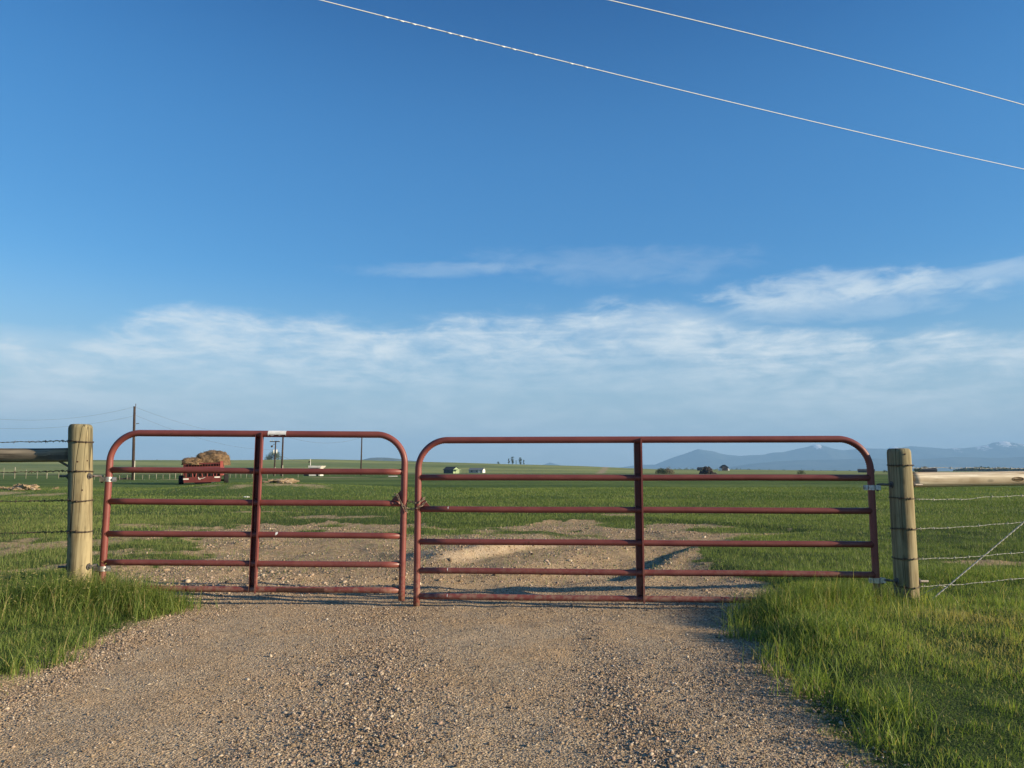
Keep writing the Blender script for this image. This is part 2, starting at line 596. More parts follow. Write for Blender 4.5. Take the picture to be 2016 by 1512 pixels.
# ---------------------------------------------------------------- materials
def ground_material():
    m, nt, b, o = new_mat('ground')
    geo = nt.node('ShaderNodeNewGeometry')
    P = geo.outputs['Position']
    attr = nt.node('ShaderNodeAttribute', attribute_name='bare')
    bare_v = attr.outputs['Fac']
    att2 = nt.node('ShaderNodeAttribute', attribute_name='silt')
    silt = att2.outputs['Fac']
    sep = nt.node('ShaderNodeSeparateXYZ')
    nt.l.new(P, sep.inputs[0])
    dist = nt.m('SQRT', nt.m('ADD', nt.m('MULTIPLY', sep.outputs[0], sep.outputs[0]), nt.m('MULTIPLY', sep.outputs[1], sep.outputs[1])))
    n_f = nt.noise(P, 90, 4, 0.65)
    n_m = nt.noise(P, 14, 5, 0.6)
    n_l = nt.noise(P, 1.7, 4, 0.55)
    vor = nt.node('ShaderNodeTexVoronoi')
    nt.l.new(P, vor.inputs['Vector'])
    vor.inputs['Scale'].default_value = 95
    grit = nt.mix(nt.ss(n_f, 0.33, 0.68), (0.20, 0.140, 0.082), (0.65, 0.505, 0.32))
    stonec = nt.node('ShaderNodeHueSaturation')
    nt.l.new(vor.outputs['Color'], stonec.inputs['Color'])
    stonec.inputs['Saturation'].default_value = 0.0
    stv = nt.ss(stonec.outputs[0], 0.2, 1.0, interp='LINEAR')
    grit2 = nt.mix(stv, (0.09, 0.065, 0.040), (0.66, 0.525, 0.35))
    grit = nt.mix(0.55, grit, grit2)
    warm = nt.mix(nt.ss(n_l, 0.42, 0.66), (1.0, 1.0, 1.0), (1.06, 0.97, 0.86))
    grit = nt.mix(1.0, grit, warm, 'MULTIPLY')
    dirt = nt.mix(nt.ss(n_m, 0.3, 0.7), (0.33, 0.23, 0.13), (0.60, 0.45, 0.275))
    dirt = nt.mix(nt.ss(n_f, 0.35, 0.7), nt.mix(0.5, dirt, (0.16, 0.11, 0.06)), dirt)
    isdirt = nt.ss(sep.outputs[1], 6.9, 8.2)
    base = nt.mix(isdirt, grit, dirt)
    base = nt.mix(nt.m('MULTIPLY', silt, nt.ss(n_m, 0.25, 0.55)), base, nt.mix(nt.ss(n_f, 0.3, 0.65), (0.36, 0.27, 0.17), (0.54, 0.435, 0.30)))
    # grass seen between blades, and the field far off
    turf = nt.mix(nt.ss(n_f, 0.3, 0.7), (0.030, 0.052, 0.014), (0.095, 0.13, 0.035))
    st = nt.noise(nt.mapping(P, (0.05, 0.11, 0.1)), 1.0, 6, 0.62)
    st2 = nt.noise(nt.mapping(P, (0.5, 0.9, 0.5)), 1.0, 5, 0.7)
    far1 = nt.mix(nt.ss(st, 0.36, 0.64), (0.060, 0.100, 0.026), (0.125, 0.175, 0.046))
    far1 = nt.mix(nt.ss(st2, 0.35, 0.75, 0, 0.55), far1, (0.11, 0.18, 0.04))
    hill = nt.noise(nt.mapping(P, (0.004, 0.012, 0.01)), 1.0, 6, 0.62)
    hillc = nt.mix(nt.ss(hill, 0.38, 0.62), (0.155, 0.20, 0.062), (0.29, 0.315, 0.10))
    hill2 = nt.noise(nt.mapping(P, (0.02, 0.05, 0.01), (0, 0, 0.4)), 1.0, 6, 0.7)
    hillc = nt.mix(nt.ss(hill2, 0.52, 0.72, 0, 0.8), hillc, (0.30, 0.26, 0.13))
    hillc = nt.mix(nt.ss(hill2, 0.45, 0.30, 0, 0.6), hillc, (0.05, 0.09, 0.03))
    strip = nt.m('MULTIPLY', nt.ss(dist, 175, 215), nt.ss(dist, 330, 420, 1, 0))
    far1 = nt.mix(nt.m('MULTIPLY', strip, 0.75), far1, (0.20, 0.16, 0.085))
    farc = nt.mix(nt.ss(dist, 380, 470), far1, hillc)
    gr = nt.mix(nt.ss(dist, 22, 42), turf, farc)
    edge = nt.ss(nt.m('ADD', nt.m('ADD', bare_v, nt.m('MULTIPLY', nt.m('SUBTRACT', n_m, 0.5), 1.1)), nt.m('MULTIPLY', nt.m('SUBTRACT', st2, 0.5), 0.7)), 0.25, 0.75)
    farpatch = nt.mix(nt.ss(dist, 18, 30), base, (0.36, 0.29, 0.16))
    col = nt.mix(edge, gr, farpatch)
    nt.l.new(col, b.inputs['Base Color'])
    b.inputs['Roughness'].default_value = 0.95
    b.inputs['Specular IOR Level'].default_value = 0.08
    bn = nt.node('ShaderNodeBump')
    bn.inputs['Strength'].default_value = 0.9
    bn.inputs['Distance'].default_value = 0.012
    h = nt.m('ADD', nt.m('MULTIPLY', n_f, 0.7), nt.m('MULTIPLY', nt.m('SUBTRACT', 1.0, vor.outputs['Distance']), 0.6))
    nt.l.new(nt.m('ADD', h, nt.m('MULTIPLY', n_m, 1.2)), bn.inputs['Height'])
    bn2 = nt.node('ShaderNodeBump')
    bn2.inputs['Strength'].default_value = 0.6
    bn2.inputs['Distance'].default_value = 0.5
    nt.l.new(nt.m('MULTIPLY', st2, nt.ss(dist, 20, 60)), bn2.inputs['Height'])
    nt.l.new(bn.outputs[0], bn2.inputs['Normal'])
    nt.l.new(bn2.outputs[0], b.inputs['Normal'])
    return m


def gate_paint():
    m, nt, b, o = new_mat('gate_red_paint')
    tc = nt.node('ShaderNodeTexCoord')
    P = tc.outputs['Object']
    n = nt.noise(P, 4, 5, 0.6)
    nf = nt.noise(P, 60, 4, 0.7)
    c = nt.mix(nt.ss(n, 0.3, 0.7), (0.165, 0.043, 0.036), (0.215, 0.060, 0.048))
    c = nt.mix(nt.ss(nf, 0.62, 0.74, 0, 0.6), c, (0.30, 0.10, 0.075))
    c = nt.mix(nt.ss(nf, 0.36, 0.28, 0, 0.7), c, (0.075, 0.022, 0.018))
    st_ = nt.noise(nt.mapping(P, (0.6, 6, 6)), 7, 5, 0.7, 0.5)
    c = nt.mix(nt.ss(st_, 0.60, 0.72, 0, 0.4), c, (0.33, 0.15, 0.12))
    sp = nt.node('ShaderNodeSeparateXYZ')
    nt.l.new(P, sp.inputs[0])
    dust = nt.m('MULTIPLY', nt.ss(sp.outputs[2], 0.45, 0.0, 0.0, 0.55), nt.ss(nt.noise(P, 22, 5, 0.7), 0.42, 0.62))
    c = nt.mix(dust, c, (0.34, 0.25, 0.17))
    rst = nt.ss(nt.noise(P, 11, 6, 0.75), 0.63, 0.70, 0, 0.85)
    c = nt.mix(rst, c, (0.085, 0.035, 0.020))
    nt.l.new(c, b.inputs['Base Color'])
    nt.l.new(nt.ss(n, 0.3, 0.7, 0.36, 0.60), b.inputs['Roughness'])
    b.inputs['Specular IOR Level'].default_value = 0.45
    bn = nt.node('ShaderNodeBump')
    bn.inputs['Strength'].default_value = 0.25
    bn.inputs['Distance'].default_value = 0.002
    nt.l.new(nt.noise(P, 45, 4, 0.6), bn.inputs['Height'])
    nt.l.new(bn.outputs[0], b.inputs['Normal'])
    return m


def wood(name, light, mid, dark, axis='z', grey=0.0, crack=0.5):
    m, nt, b, o = new_mat(name)
    tc = nt.node('ShaderNodeTexCoord')
    P = tc.outputs['Object']
    sc = (1, 1, 0.045) if axis == 'z' else (0.045, 1, 1)
    g1 = nt.noise(nt.mapping(P, sc), 26, 5, 0.6, 0.4)
    g2 = nt.noise(nt.mapping(P, sc), 90, 3, 0.6)
    big = nt.noise(P, 5, 4, 0.55)
    c = nt.mix(nt.ss(g1, 0.40, 0.64), dark, light)
    c = nt.mix(nt.ss(big, 0.35, 0.65, 0, 0.6), c, mid)
    c = nt.mix(nt.ss(g2, 0.50, 0.68, 0, 0.55), c, dark)
    # drying cracks: narrow bands of a stretched noise
    ck = nt.noise(nt.mapping(P, (1, 1, 0.02) if axis == 'z' else (0.02, 1, 1)), 13, 2, 0.5, 0.2)
    line = nt.m('ABSOLUTE', nt.m('SUBTRACT', ck, 0.5))
    cr = nt.ss(line, 0.017, 0.002, 0, 1)
    cr = nt.m('MULTIPLY', cr, nt.ss(nt.noise(P, 3, 2), 0.36, 0.50))
    c = nt.mix(nt.m('MULTIPLY', cr, crack), c, (0.03, 0.022, 0.014))
    # knots
    kv = nt.node('ShaderNodeTexVoronoi')
    nt.l.new(nt.mapping(P, (1, 1, 0.5) if axis == 'z' else (0.5, 1, 1)), kv.inputs['Vector'])
    kv.inputs['Scale'].default_value = 7.5
    kn = nt.ss(kv.outputs['Distance'], 0.14, 0.05, 0, 0.8)
    c = nt.mix(kn, c, tuple(v * 0.45 for v in mid))
    if axis == 'z':      # greener, weathered towards the top of the post
        sp = nt.node('ShaderNodeSeparateXYZ')
        nt.l.new(P, sp.inputs[0])
        c = nt.mix(nt.m('MULTIPLY', nt.ss(sp.outputs[2], 0.85, 1.45, 0, 0.75), nt.ss(big, 0.3, 0.6, 0.5, 1.0)), c, nt.mix(0.5, c, (0.15, 0.155, 0.095)))
    if grey:
        c = nt.mix(grey, c, (0.17, 0.17, 0.155))
    nt.l.new(c, b.inputs['Base Color'])
    b.inputs['Roughness'].default_value = 0.85
    b.inputs['Specular IOR Level'].default_value = 0.15
    bn = nt.node('ShaderNodeBump')
    bn.inputs['Strength'].default_value = 0.5
    bn.inputs['Distance'].default_value = 0.004
    h = nt.m('SUBTRACT', nt.m('MULTIPLY', g1, 0.8), nt.m('MULTIPLY', cr, 1.5))
    nt.l.new(h, bn.inputs['Height'])
    nt.l.new(bn.outputs[0], b.inputs['Normal'])
    return m


def grass_material(name, c_lo, c_hi, c_dry, trans=0.35):
    m, nt, b, o = new_mat(name)
    a = nt.node('ShaderNodeAttribute', attribute_name='tint')
    a2 = nt.node('ShaderNodeAttribute', attribute_name='dry')
    c = nt.mix(a.outputs['Fac'], c_lo, c_hi)
    c = nt.mix(a2.outputs['Fac'], c, c_dry)
    nt.l.new(c, b.inputs['Base Color'])
    b.inputs['Roughness'].default_value = 0.55
    b.inputs['Specular IOR Level'].default_value = 0.25
    tr = nt.node('ShaderNodeBsdfTranslucent')
    nt.l.new(nt.mix(1.0, c, (1.25, 1.3, 0.7), 'MULTIPLY'), tr.inputs[0])
    mx = nt.node('ShaderNodeMixShader')
    mx.inputs[0].default_value = trans
    nt.l.new(b.outputs[0], mx.inputs[1])
    nt.l.new(tr.outputs[0], mx.inputs[2])
    nt.l.new(mx.outputs[0], o.inputs[0])
    return m


def stone_material():
    m, nt, b, o = new_mat('gravel_stone')
    a = nt.node('ShaderNodeAttribute', attribute_name='tint')
    cr = nt.node('ShaderNodeValToRGB')
    e = cr.color_ramp.elements
    e[0].position = 0.0
    e[0].color = (0.055, 0.042, 0.035, 1)
    e[1].position = 1.0
    e[1].color = (0.70, 0.64, 0.55, 1)
    for p, c in ((0.25, (0.20, 0.145, 0.09, 1)), (0.5, (0.34, 0.26, 0.17, 1)), (0.62, (0.34, 0.235, 0.18, 1)), (0.8, (0.50, 0.41, 0.30, 1)), (0.93, (0.56, 0.48, 0.35, 1))):
        q = e.new(p)
        q.color = c
    nt.l.new(a.outputs['Fac'], cr.inputs[0])
    geo = nt.node('ShaderNodeNewGeometry')
    n = nt.noise(geo.outputs['Position'], 140, 3, 0.6)
    c = nt.mix(nt.ss(n, 0.3, 0.7, 0.0, 0.45), cr.outputs[0], (0.25, 0.19, 0.13))
    nt.l.new(c, b.inputs['Base Color'])
    b.inputs['Roughness'].default_value = 0.8
    b.inputs['Specular IOR Level'].default_value = 0.2
    return m


M_GROUND = ground_material()
M_PAINT = gate_paint()
M_POST = wood('treated_pine', (0.375, 0.315, 0.185), (0.28, 0.245, 0.145), (0.155, 0.125, 0.070), 'z', crack=0.9)
M_RAIL_GREY = wood('weathered_log', (0.36, 0.30, 0.21), (0.25, 0.21, 0.15), (0.11, 0.09, 0.065), 'x', grey=0.1)
M_RAIL_PALE = wood('peeled_log', (0.88, 0.81, 0.63), (0.66, 0.56, 0.40), (0.40, 0.31, 0.20), 'x', crack=0.9)
M_GALV = simple('galvanised_steel', (0.50, 0.50, 0.49), 0.42, 0.25, 60, metal=0.75)
M_DKSTEEL = simple('weathered_steel', (0.14, 0.13, 0.12), 0.55, 0.3, 80, metal=0.5)
M_WIRE = simple('barbed_wire_dark', (0.085, 0.065, 0.05), 0.6, 0.4, 120, metal=0.3)
M_WIRE_L = simple('barbed_wire_zinc', (0.42, 0.42, 0.37), 0.5, 0.15, 90, metal=0.15)
M_WELD = simple('rusting_weld', (0.13, 0.045, 0.032), 0.75, 0.5, 60)
M_CHAIN = simple('rusty_chain', (0.22, 0.17, 0.13), 0.5, 0.5, 150, metal=0.6)
M_CABLE = simple('aluminium_cable', (0.80, 0.80, 0.78), 0.5, 0.08, 30, metal=0.0)
M_WHITE = simple('white_sticker', (0.78, 0.78, 0.74), 0.6, 0.12, 40)
M_RUST = simple('dark_grime', (0.075, 0.035, 0.024), 0.85, 0.3, 60)
M_POLE = simple('creosote_pole', (0.052, 0.036, 0.028), 0.9, 0.3, 2)
M_POLE_L = simple('pale_conduit', (0.50, 0.46, 0.36), 0.8, 0.15, 2)
M_GRASS_N = grass_material('verge_grass', (0.070, 0.128, 0.026), (0.275, 0.345, 0.085), (0.50, 0.39, 0.18), 0.45)
M_GRASS_F = grass_material('field_grass', (0.072, 0.122, 0.030), (0.215, 0.275, 0.074), (0.34, 0.29, 0.14))
M_STONE = stone_material()
M_STRAW = grass_material('straw', (0.34, 0.25, 0.13), (0.55, 0.45, 0.27), (0.12, 0.08, 0.05), 0.1)


# ---------------------------------------------------------------- ground sheet
def axis_pts(fine_lo, fine_hi, step, lim_lo, lim_hi, g):
    mid = list(np.arange(fine_lo, fine_hi + 1e-6, step))
    hi = []
    v, s = mid[-1], step
    while v < lim_hi:
        s *= g
        v += s
        hi.append(min(v, lim_hi))
    lo = []
    v, s = mid[0], step
    while v > lim_lo:
        s *= 1.075
        v -= s
        lo.append(max(v, lim_lo))
    return np.array(lo[::-1] + mid + hi)


EXT = 16000.0
xs = np.concatenate([-axis_pts(0.045, 6.5, 0.045, 0.04, EXT, 1.06)[1:][::-1], [0.0], axis_pts(0.045, 6.5, 0.045, 0.04, EXT, 1.06)[1:]])
ys = axis_pts(1.8, 12.5, 0.045, -EXT, EXT, 1.032)
GX, GY = np.meshgrid(xs, ys)
gx, gy = GX.ravel(), GY.ravel()
gz = terr(gx, gy)
nx, ny = len(xs), len(ys)
idx = np.arange(nx * ny).reshape(ny, nx)
quads = np.stack([idx[:-1, :-1].ravel(), idx[:-1, 1:].ravel(), idx[1:, 1:].ravel(), idx[1:, :-1].ravel()], 1)
me = mesh_np('ground', np.stack([gx, gy, gz], 1), [quads], [M_GROUND], smooth=True)
gb = np.zeros(len(gx))
nearm = np.hypot(gx, gy) < 200
gb[nearm] = bare(gx[nearm], gy[nearm])
# the far dirt lane climbing the hill
lx = np.interp(gy, [420, 950], [420 * (1176 - 1008) / F, 950 * (1192 - 1008) / F])
gb = np.maximum(gb, ((np.abs(gx - lx) < 2.2 + 0.001 * gy) & (gy > 430) & (gy < 1000)) * 1.0)
a = me.attributes.new('bare', 'FLOAT', 'POINT')
a.data.foreach_set('value', gb.astype(np.float32))
dl, tt = side_line(gx, gy, BANK)
silt = sstep(dl, -0.1, 0.1) * (1 - sstep(dl, 0.35, 0.9)) * sstep(tt, 0.02, 0.2) * (1 - sstep(tt, 0.8, 1.0))
silt = np.maximum(silt, 0.8 * np.exp(-(((gx - 0.1) / 1.3) ** 2 + ((gy - 11.6) / 0.5) ** 2)))
silt = np.maximum(silt, 0.6 * np.exp(-(((gx - 1.0) / 0.5) ** 2 + ((gy - 8.3) / 0.7) ** 2)))
a = me.attributes.new('silt', 'FLOAT', 'POINT')
a.data.foreach_set('value', silt.astype(np.float32))
ground = bpy.data.objects.new('ground', me)
COL.objects.link(ground)
tag(ground, kind='structure')


# ---------------------------------------------------------------- loose gravel, clods, straw (uncountable)
def ico():
    p = (1 + 5 ** 0.5) / 2
    v = np.array([(-1, p, 0), (1, p, 0), (-1, -p, 0), (1, -p, 0), (0, -1, p), (0, 1, p), (0, -1, -p), (0, 1, -p), (p, 0, -1), (p, 0, 1), (-p, 0, -1), (-p, 0, 1)], dtype=float)
    v /= np.linalg.norm(v[0])
    f = np.array([(0, 11, 5), (0, 5, 1), (0, 1, 7), (0, 7, 10), (0, 10, 11), (1, 5, 9), (5, 11, 4), (11, 10, 2), (10, 7, 6), (7, 1, 8), (3, 9, 4), (3, 4, 2), (3, 2, 6), (3, 6, 8), (3, 8, 9), (4, 9, 5), (2, 4, 11), (6, 2, 10), (8, 6, 7), (9, 8, 1)])
    return v, f


def rot_mats(n, tilt):
    a = rng.uniform(0, 2 * np.pi, n)
    bx = rng.normal(0, tilt, n)
    by = rng.normal(0, tilt, n)
    ca, sa = np.cos(a), np.sin(a)
    cb, sb = np.cos(bx), np.sin(bx)
    cc, sc = np.cos(by), np.sin(by)
    Rz = np.zeros((n, 3, 3)); Rz[:, 0, 0] = ca; Rz[:, 0, 1] = -sa; Rz[:, 1, 0] = sa; Rz[:, 1, 1] = ca; Rz[:, 2, 2] = 1
    Rx = np.zeros((n, 3, 3)); Rx[:, 0, 0] = 1; Rx[:, 1, 1] = cb; Rx[:, 1, 2] = -sb; Rx[:, 2, 1] = sb; Rx[:, 2, 2] = cb
    Ry = np.zeros((n, 3, 3)); Ry[:, 1, 1] = 1; Ry[:, 0, 0] = cc; Ry[:, 0, 2] = sc; Ry[:, 2, 0] = -sc; Ry[:, 2, 2] = cc
    return Rx @ Ry @ Rz


def scatter_points(n, x0, x1, y0, y1, fov=True):
    # even in area but clipped to what the place around the camera can see
    x = rng.uniform(x0, x1, n)
    y = rng.uniform(y0, y1, n)
    if fov:
        k = np.abs(x) < 0.72 * y + 2.4
        x, y = x[k], y[k]
    return x, y


def stones(name, x, y, r, tint, mat, flat=0.6):
    v, f = ico()
    n = len(x)
    sc = np.stack([r * rng.uniform(0.8, 1.5, n), r * rng.uniform(0.6, 1.1, n), r * rng.uniform(0.4, 0.9, n) * (flat / 0.6)], 1)
    jit = 1 + rng.normal(0, 0.13, (n, 12, 1))
    V = v[None] * jit * sc[:, None, :]
    V = np.einsum('nij,nkj->nki', rot_mats(n, 0.3), V)
    z = terr(x, y) + sc[:, 2] * rng.uniform(-0.1, 0.6, n)
    V += np.stack([x, y, z], 1)[:, None, :]
    Fc = f[None] + (np.arange(n) * 12)[:, None, None]
    me = mesh_np(name, V.reshape(-1, 3), [Fc.reshape(-1, 3)], [mat])
    a = me.attributes.new('tint', 'FLOAT', 'POINT')
    a.data.foreach_set('value', np.repeat(tint, 12).astype(np.float32))
    o = bpy.data.objects.new(name, me)
    COL.objects.link(o)
    return o


x, y = scatter_points(620000, -3.6, 2.6, 2.4, 8.6)
s = drive_s(x, y)
coarse = 0.32 + 0.6 * fbm(x * 1.1, y * 0.8, 60, 3) + 0.45 * np.exp(-((x + 0.42 + 0.05 * y) / 0.2) ** 2) * (1 - sstep(y, 4.2, 5.4)) + 0.45 * np.exp(-((x - 0.42 - 0.02 * y) / 0.16) ** 2) * (1 - sstep(y, 5, 6)) + 0.25 * sstep(x, 0.7, 1.3) * (1 - sstep(y, 4, 6)) + 0.5 * np.exp(-((x + 2.35 + 0.1 * (y - 4)) / 0.22) ** 2) * (y < 5.2)
coarse = np.clip(coarse, 0, 1.2)
k = (s > -0.12) & (rng.uniform(0, 1, len(x)) < (0.35 + 0.65 * coarse) * (1 - 0.55 * sstep(y, 5.5, 8)))
k &= ~((s < 0.03) & (rng.uniform(0, 1, len(x)) < 0.6))
x, y, coarse = x[k], y[k], coarse[k]
r = 0.0024 * np.exp(rng.normal(0, 0.40, len(x))) * (0.8 + 0.65 * coarse)
big = rng.uniform(0, 1, len(x)) < 0.010 + 0.025 * coarse
r = np.where(big, r * 1.9 + 0.001, r)
r = np.clip(r, 0.0018, 0.0115)
tint = np.clip(rng.beta(1.25, 1.45, len(x)) + 0.03 * big, 0, 1)
g = stones('gravel', x, y, r, tint, M_STONE)
tag(g, 'loose tan and grey gravel covering the drive in front of the gates', 'gravel', kind='stuff')

x, y = scatter_points(60000, -5.2, 5.0, 6.6, 15.5)
bb = bare(x, y)
k = (bb > 0.5) & (rng.uniform(0, 1, len(x)) < 0.4 + 0.9 * fbm(x * 1.3, y * 1.1, 71, 3))
x, y = x[k], y[k]
r = np.clip(0.0065 * np.exp(rng.normal(0, 0.5, len(x))), 0.003, 0.03)
g = stones('dirt_clods', x, y, r, np.clip(rng.beta(2.5, 2.2, len(x)), 0, 1), M_STONE)
tag(g, 'small clods and stones strewn over the bare churned dirt behind the gates', 'clods', kind='stuff')


# ---------------------------------------------------------------- grass blades
def blades(name, x, y, h, w, lean, tint, dry, mat, segs=3, curl=0.6, wind=(0.25, -0.1)):
    n = len(x)
    z0 = terr(x, y) - 0.004
    az = rng.uniform(0, 2 * np.pi, n)
    face = az + np.pi / 2 + rng.normal(0, 0.5, n)
    dx, dy = np.cos(az) * lean + wind[0] * 0.3, np.sin(az) * lean + wind[1] * 0.3
    rows = segs + 1
    V = np.zeros((n, 2 * segs + 1, 3))
    for i in range(rows):
        t = i / segs
        bend = t ** (1.0 + curl)
        cx = x + dx * h * bend
        cy_ = y + dy * h * bend
        cz = z0 + h * (t - 0.32 * np.minimum(lean, 1.2) * t * t)
        ww = w * (1 - t) ** 0.7 * (0.75 + 0.25 * min(1, 4 * t)) * 0.5
        if i < segs:
            V[:, 2 * i, 0] = cx - np.cos(face) * ww
            V[:, 2 * i, 1] = cy_ - np.sin(face) * ww
            V[:, 2 * i, 2] = cz
            V[:, 2 * i + 1, 0] = cx + np.cos(face) * ww
            V[:, 2 * i + 1, 1] = cy_ + np.sin(face) * ww
            V[:, 2 * i + 1, 2] = cz
        else:
            V[:, 2 * i] = np.stack([cx, cy_, cz], 1)
    nv = 2 * segs + 1
    off = (np.arange(n) * nv)[:, None, None]
    q = np.array([(2 * i, 2 * i + 1, 2 * i + 3, 2 * i + 2) for i in range(segs - 1)])
    t = np.array([(2 * segs - 2, 2 * segs - 1, 2 * segs)])
    me = mesh_np(name, V.reshape(-1, 3), [(q[None] + off).reshape(-1, 4), (t[None] + off).reshape(-1, 3)], [mat])
    for an, av in (('tint', tint), ('dry', dry)):
        a = me.attributes.new(an, 'FLOAT', 'POINT')
        a.data.foreach_set('value', np.repeat(av, nv).astype(np.float32))
    o = bpy.data.objects.new(name, me)
    COL.objects.link(o)
    return o


U = lambda n: rng.uniform(0, 1, n)
# verges in front of the fence line
x, y = scatter_points(620000, -7.5, 7.5, 1.6, 7.6)
dens = 1 - bare(x, y)
# density falls with distance behind the fence line
k = U(len(x)) < dens * np.where(x > 0, 0.9, 0.95)
x, y = x[k], y[k]
s = -drive_s(x, y)
tall = np.exp(-((y - 6.05) / 0.55) ** 2) * (np.abs(x) > 1.5) * (1 - 0.9 * sstep(x, 2.9, 3.2))
tallp = np.exp(-(((x + 3.1) / 0.65) ** 2 + ((y - 6.0) / 0.5) ** 2)) + np.exp(-(((x - 2.4) / 0.6) ** 2 + ((y - 5.72) / 0.4) ** 2))
clump = 1.3 * fbm(x * 4.2, y * 4.2, 80, 3)
clump2 = fbm(x * 0.9, y * 0.9, 84, 2)
edge_h = sstep(s, 0.0, 0.3)
h = 0.040 + 0.036 * np.clip(clump, -0.8, 1.2) + 0.022 * clump2 + 0.04 * tall + 0.11 * np.clip(tallp, 0, 1.1) * np.where(x > 0, 0.7, 1.0)
h = h * (0.75 + 0.25 * edge_h)
h *= np.where((x < 0), 0.92, 0.86)
h *= np.exp(rng.normal(0, 0.28, len(x)))
back = sstep(y, 6.6, 7.1)
h = h * (1 - back) + back * 0.055 * np.exp(rng.normal(0, 0.3, len(x)))
h = np.clip(h, 0.015, 0.42)
w = 0.0022 + 0.0022 * U(len(x))
lean = np.abs(rng.normal(0.5, 0.38, len(x))) + 0.35 * (1 - edge_h)
tint = np.clip(0.45 + 0.45 * clump2 + 0.35 * clump + rng.normal(0, 0.28, len(x)), 0, 1)
dry = (U(len(x)) < 0.09 + 0.02 * (x < 0) + 0.08 * tall).astype(float) * rng.uniform(0.35, 0.95, len(x))
dead = np.exp(-(((x - 2.95) / 0.40) ** 2 + ((y - 4.95) / 0.30) ** 2)) * 1.0 + np.exp(-(((x - 2.55) / 0.35) ** 2 + ((y - 4.3) / 0.22) ** 2)) * 0.75 + np.exp(-(((x - 2.6) / 0.3) ** 2 + ((y - 3.9) / 0.2) ** 2)) * 0.45 + np.exp(-(((x - 1.75) / 0.3) ** 2 + ((y - 5.5) / 0.25) ** 2)) * 0.3
dry = np.where(U(len(x)) < dead, rng.uniform(0.4, 0.8, len(x)), dry)
o = blades('verge_grass', x, y, h, w, lean, tint, dry, M_GRASS_N, 3)
tag(o, 'thick green grass with dry blades on the verges at both sides of the gravel drive', 'grass', kind='stuff')

# pasture behind the fence, out to where single blades no longer show
parts = []
for (y0, y1, xr, dn, hh, ww) in ((7.2, 11, 9, 2300, 0.046, 0.0042), (11, 17, 13, 1150, 0.048, 0.0062), (17, 27, 20, 470, 0.052, 0.0100), (27, 46, 34, 160, 0.06, 0.018)):
    n = int((y1 - y0) * 2 * xr * dn)
    x, y = scatter_points(n, -xr, xr, y0, y1)
    b = bare(x, y)
    pt = fbm(x * 0.55, y * 0.45, 90, 3)
    k = U(len(x)) < (1 - b) * (0.75 + 0.5 * pt) + 0.07
    x, y, pt = x[k], y[k], pt[k]
    c = fbm(x * 2.0, y * 2.0, 95, 2)
    h = hh * (1 + 0.35 * c + 0.25 * pt) * np.exp(rng.normal(0, 0.3, len(x)))
    parts.append((x, y, np.clip(h, 0.02, 0.2), ww * rng.uniform(0.7, 1.3, len(x)), np.abs(rng.normal(0.4, 0.3, len(x))),
                  np.clip(0.45 + 0.65 * fbm(x * 0.25, y * 0.18, 97, 4) + rng.normal(0, 0.22, len(x)), 0, 1),
                  (U(len(x)) < 0.08 + 0.16 * (x < -2) * (1 - sstep(y, 14, 22))) * rng.uniform(0.3, 0.9, len(x))))
A = [np.concatenate(p) for p in zip(*parts)]
o = blades('pasture_grass', *A[:5], A[5], A[6], M_GRASS_F, 2)
tag(o, 'short green grass of the wide pasture behind the gates', 'grass', kind='stuff')

# seed heads and long stems by the left post and along the fence line
n = 2600
x = np.concatenate([rng.normal(-3.55, 0.75, n), rng.normal(2.5, 0.9, 500)])
y = np.concatenate([rng.normal(5.85, 0.35, n), rng.normal(5.6, 0.4, 500)])
k = (bare(x, y) < 0.4) & (y < 6.6)
x, y = x[k], y[k]
h = rng.uniform(0.10, 0.32, len(x)) * np.where(x > 0, 0.7, 1.0)
o = blades('tall_weeds', x, y, h, 0.0042 + 0.002 * U(len(x)), np.abs(rng.normal(0.55, 0.3, len(x))), U(len(x)), (U(len(x)) < 0.22) * rng.uniform(0.3, 0.8, len(x)), M_GRASS_N, 5, 1.1)
# the drooping seed heads on their tips
hx, hy, hh = x[x < 0][:1500], y[x < 0][:1500], h[x < 0][:1500]
nh = len(hx)
zt_ = terr(hx, hy) + hh * rng.uniform(0.6, 1.0, nh)
aa = rng.uniform(0, 2 * np.pi, nh)
dv = np.stack([np.cos(aa) * 0.7, np.sin(aa) * 0.7, rng.uniform(-0.7, 0.5, nh)], 1)
dv /= np.linalg.norm(dv, axis=1)[:, None]
sv_ = np.cross(dv, rng.normal(0, 1, (nh, 3))); sv_ /= np.linalg.norm(sv_, axis=1)[:, None]
c0 = np.stack([hx + np.cos(aa) * hh * 0.3, hy + np.sin(aa) * hh * 0.3, zt_], 1)
Lh = rng.uniform(0.014, 0.034, nh)[:, None]
Vh = np.stack([c0, c0 + dv * Lh * 0.4 + sv_ * 0.003, c0 + dv * Lh, c0 + dv * Lh * 0.4 - sv_ * 0.003], 1)
meh = mesh_np('seed_heads', Vh.reshape(-1, 3), [np.arange(4 * nh).reshape(nh, 4)], [M_GRASS_N])
for an, av in (('tint', U(nh)), ('dry', rng.uniform(0.1, 0.75, nh))):
    at_ = meh.attributes.new(an, 'FLOAT', 'POINT')
    at_.data.foreach_set('value', np.repeat(av, 4).astype(np.float32))
oh = bpy.data.objects.new('seed_heads', meh)
COL.objects.link(oh)
tag(oh, 'pale drooping seed heads of the weeds beside the sunlit post', 'seed heads', kind='stuff')
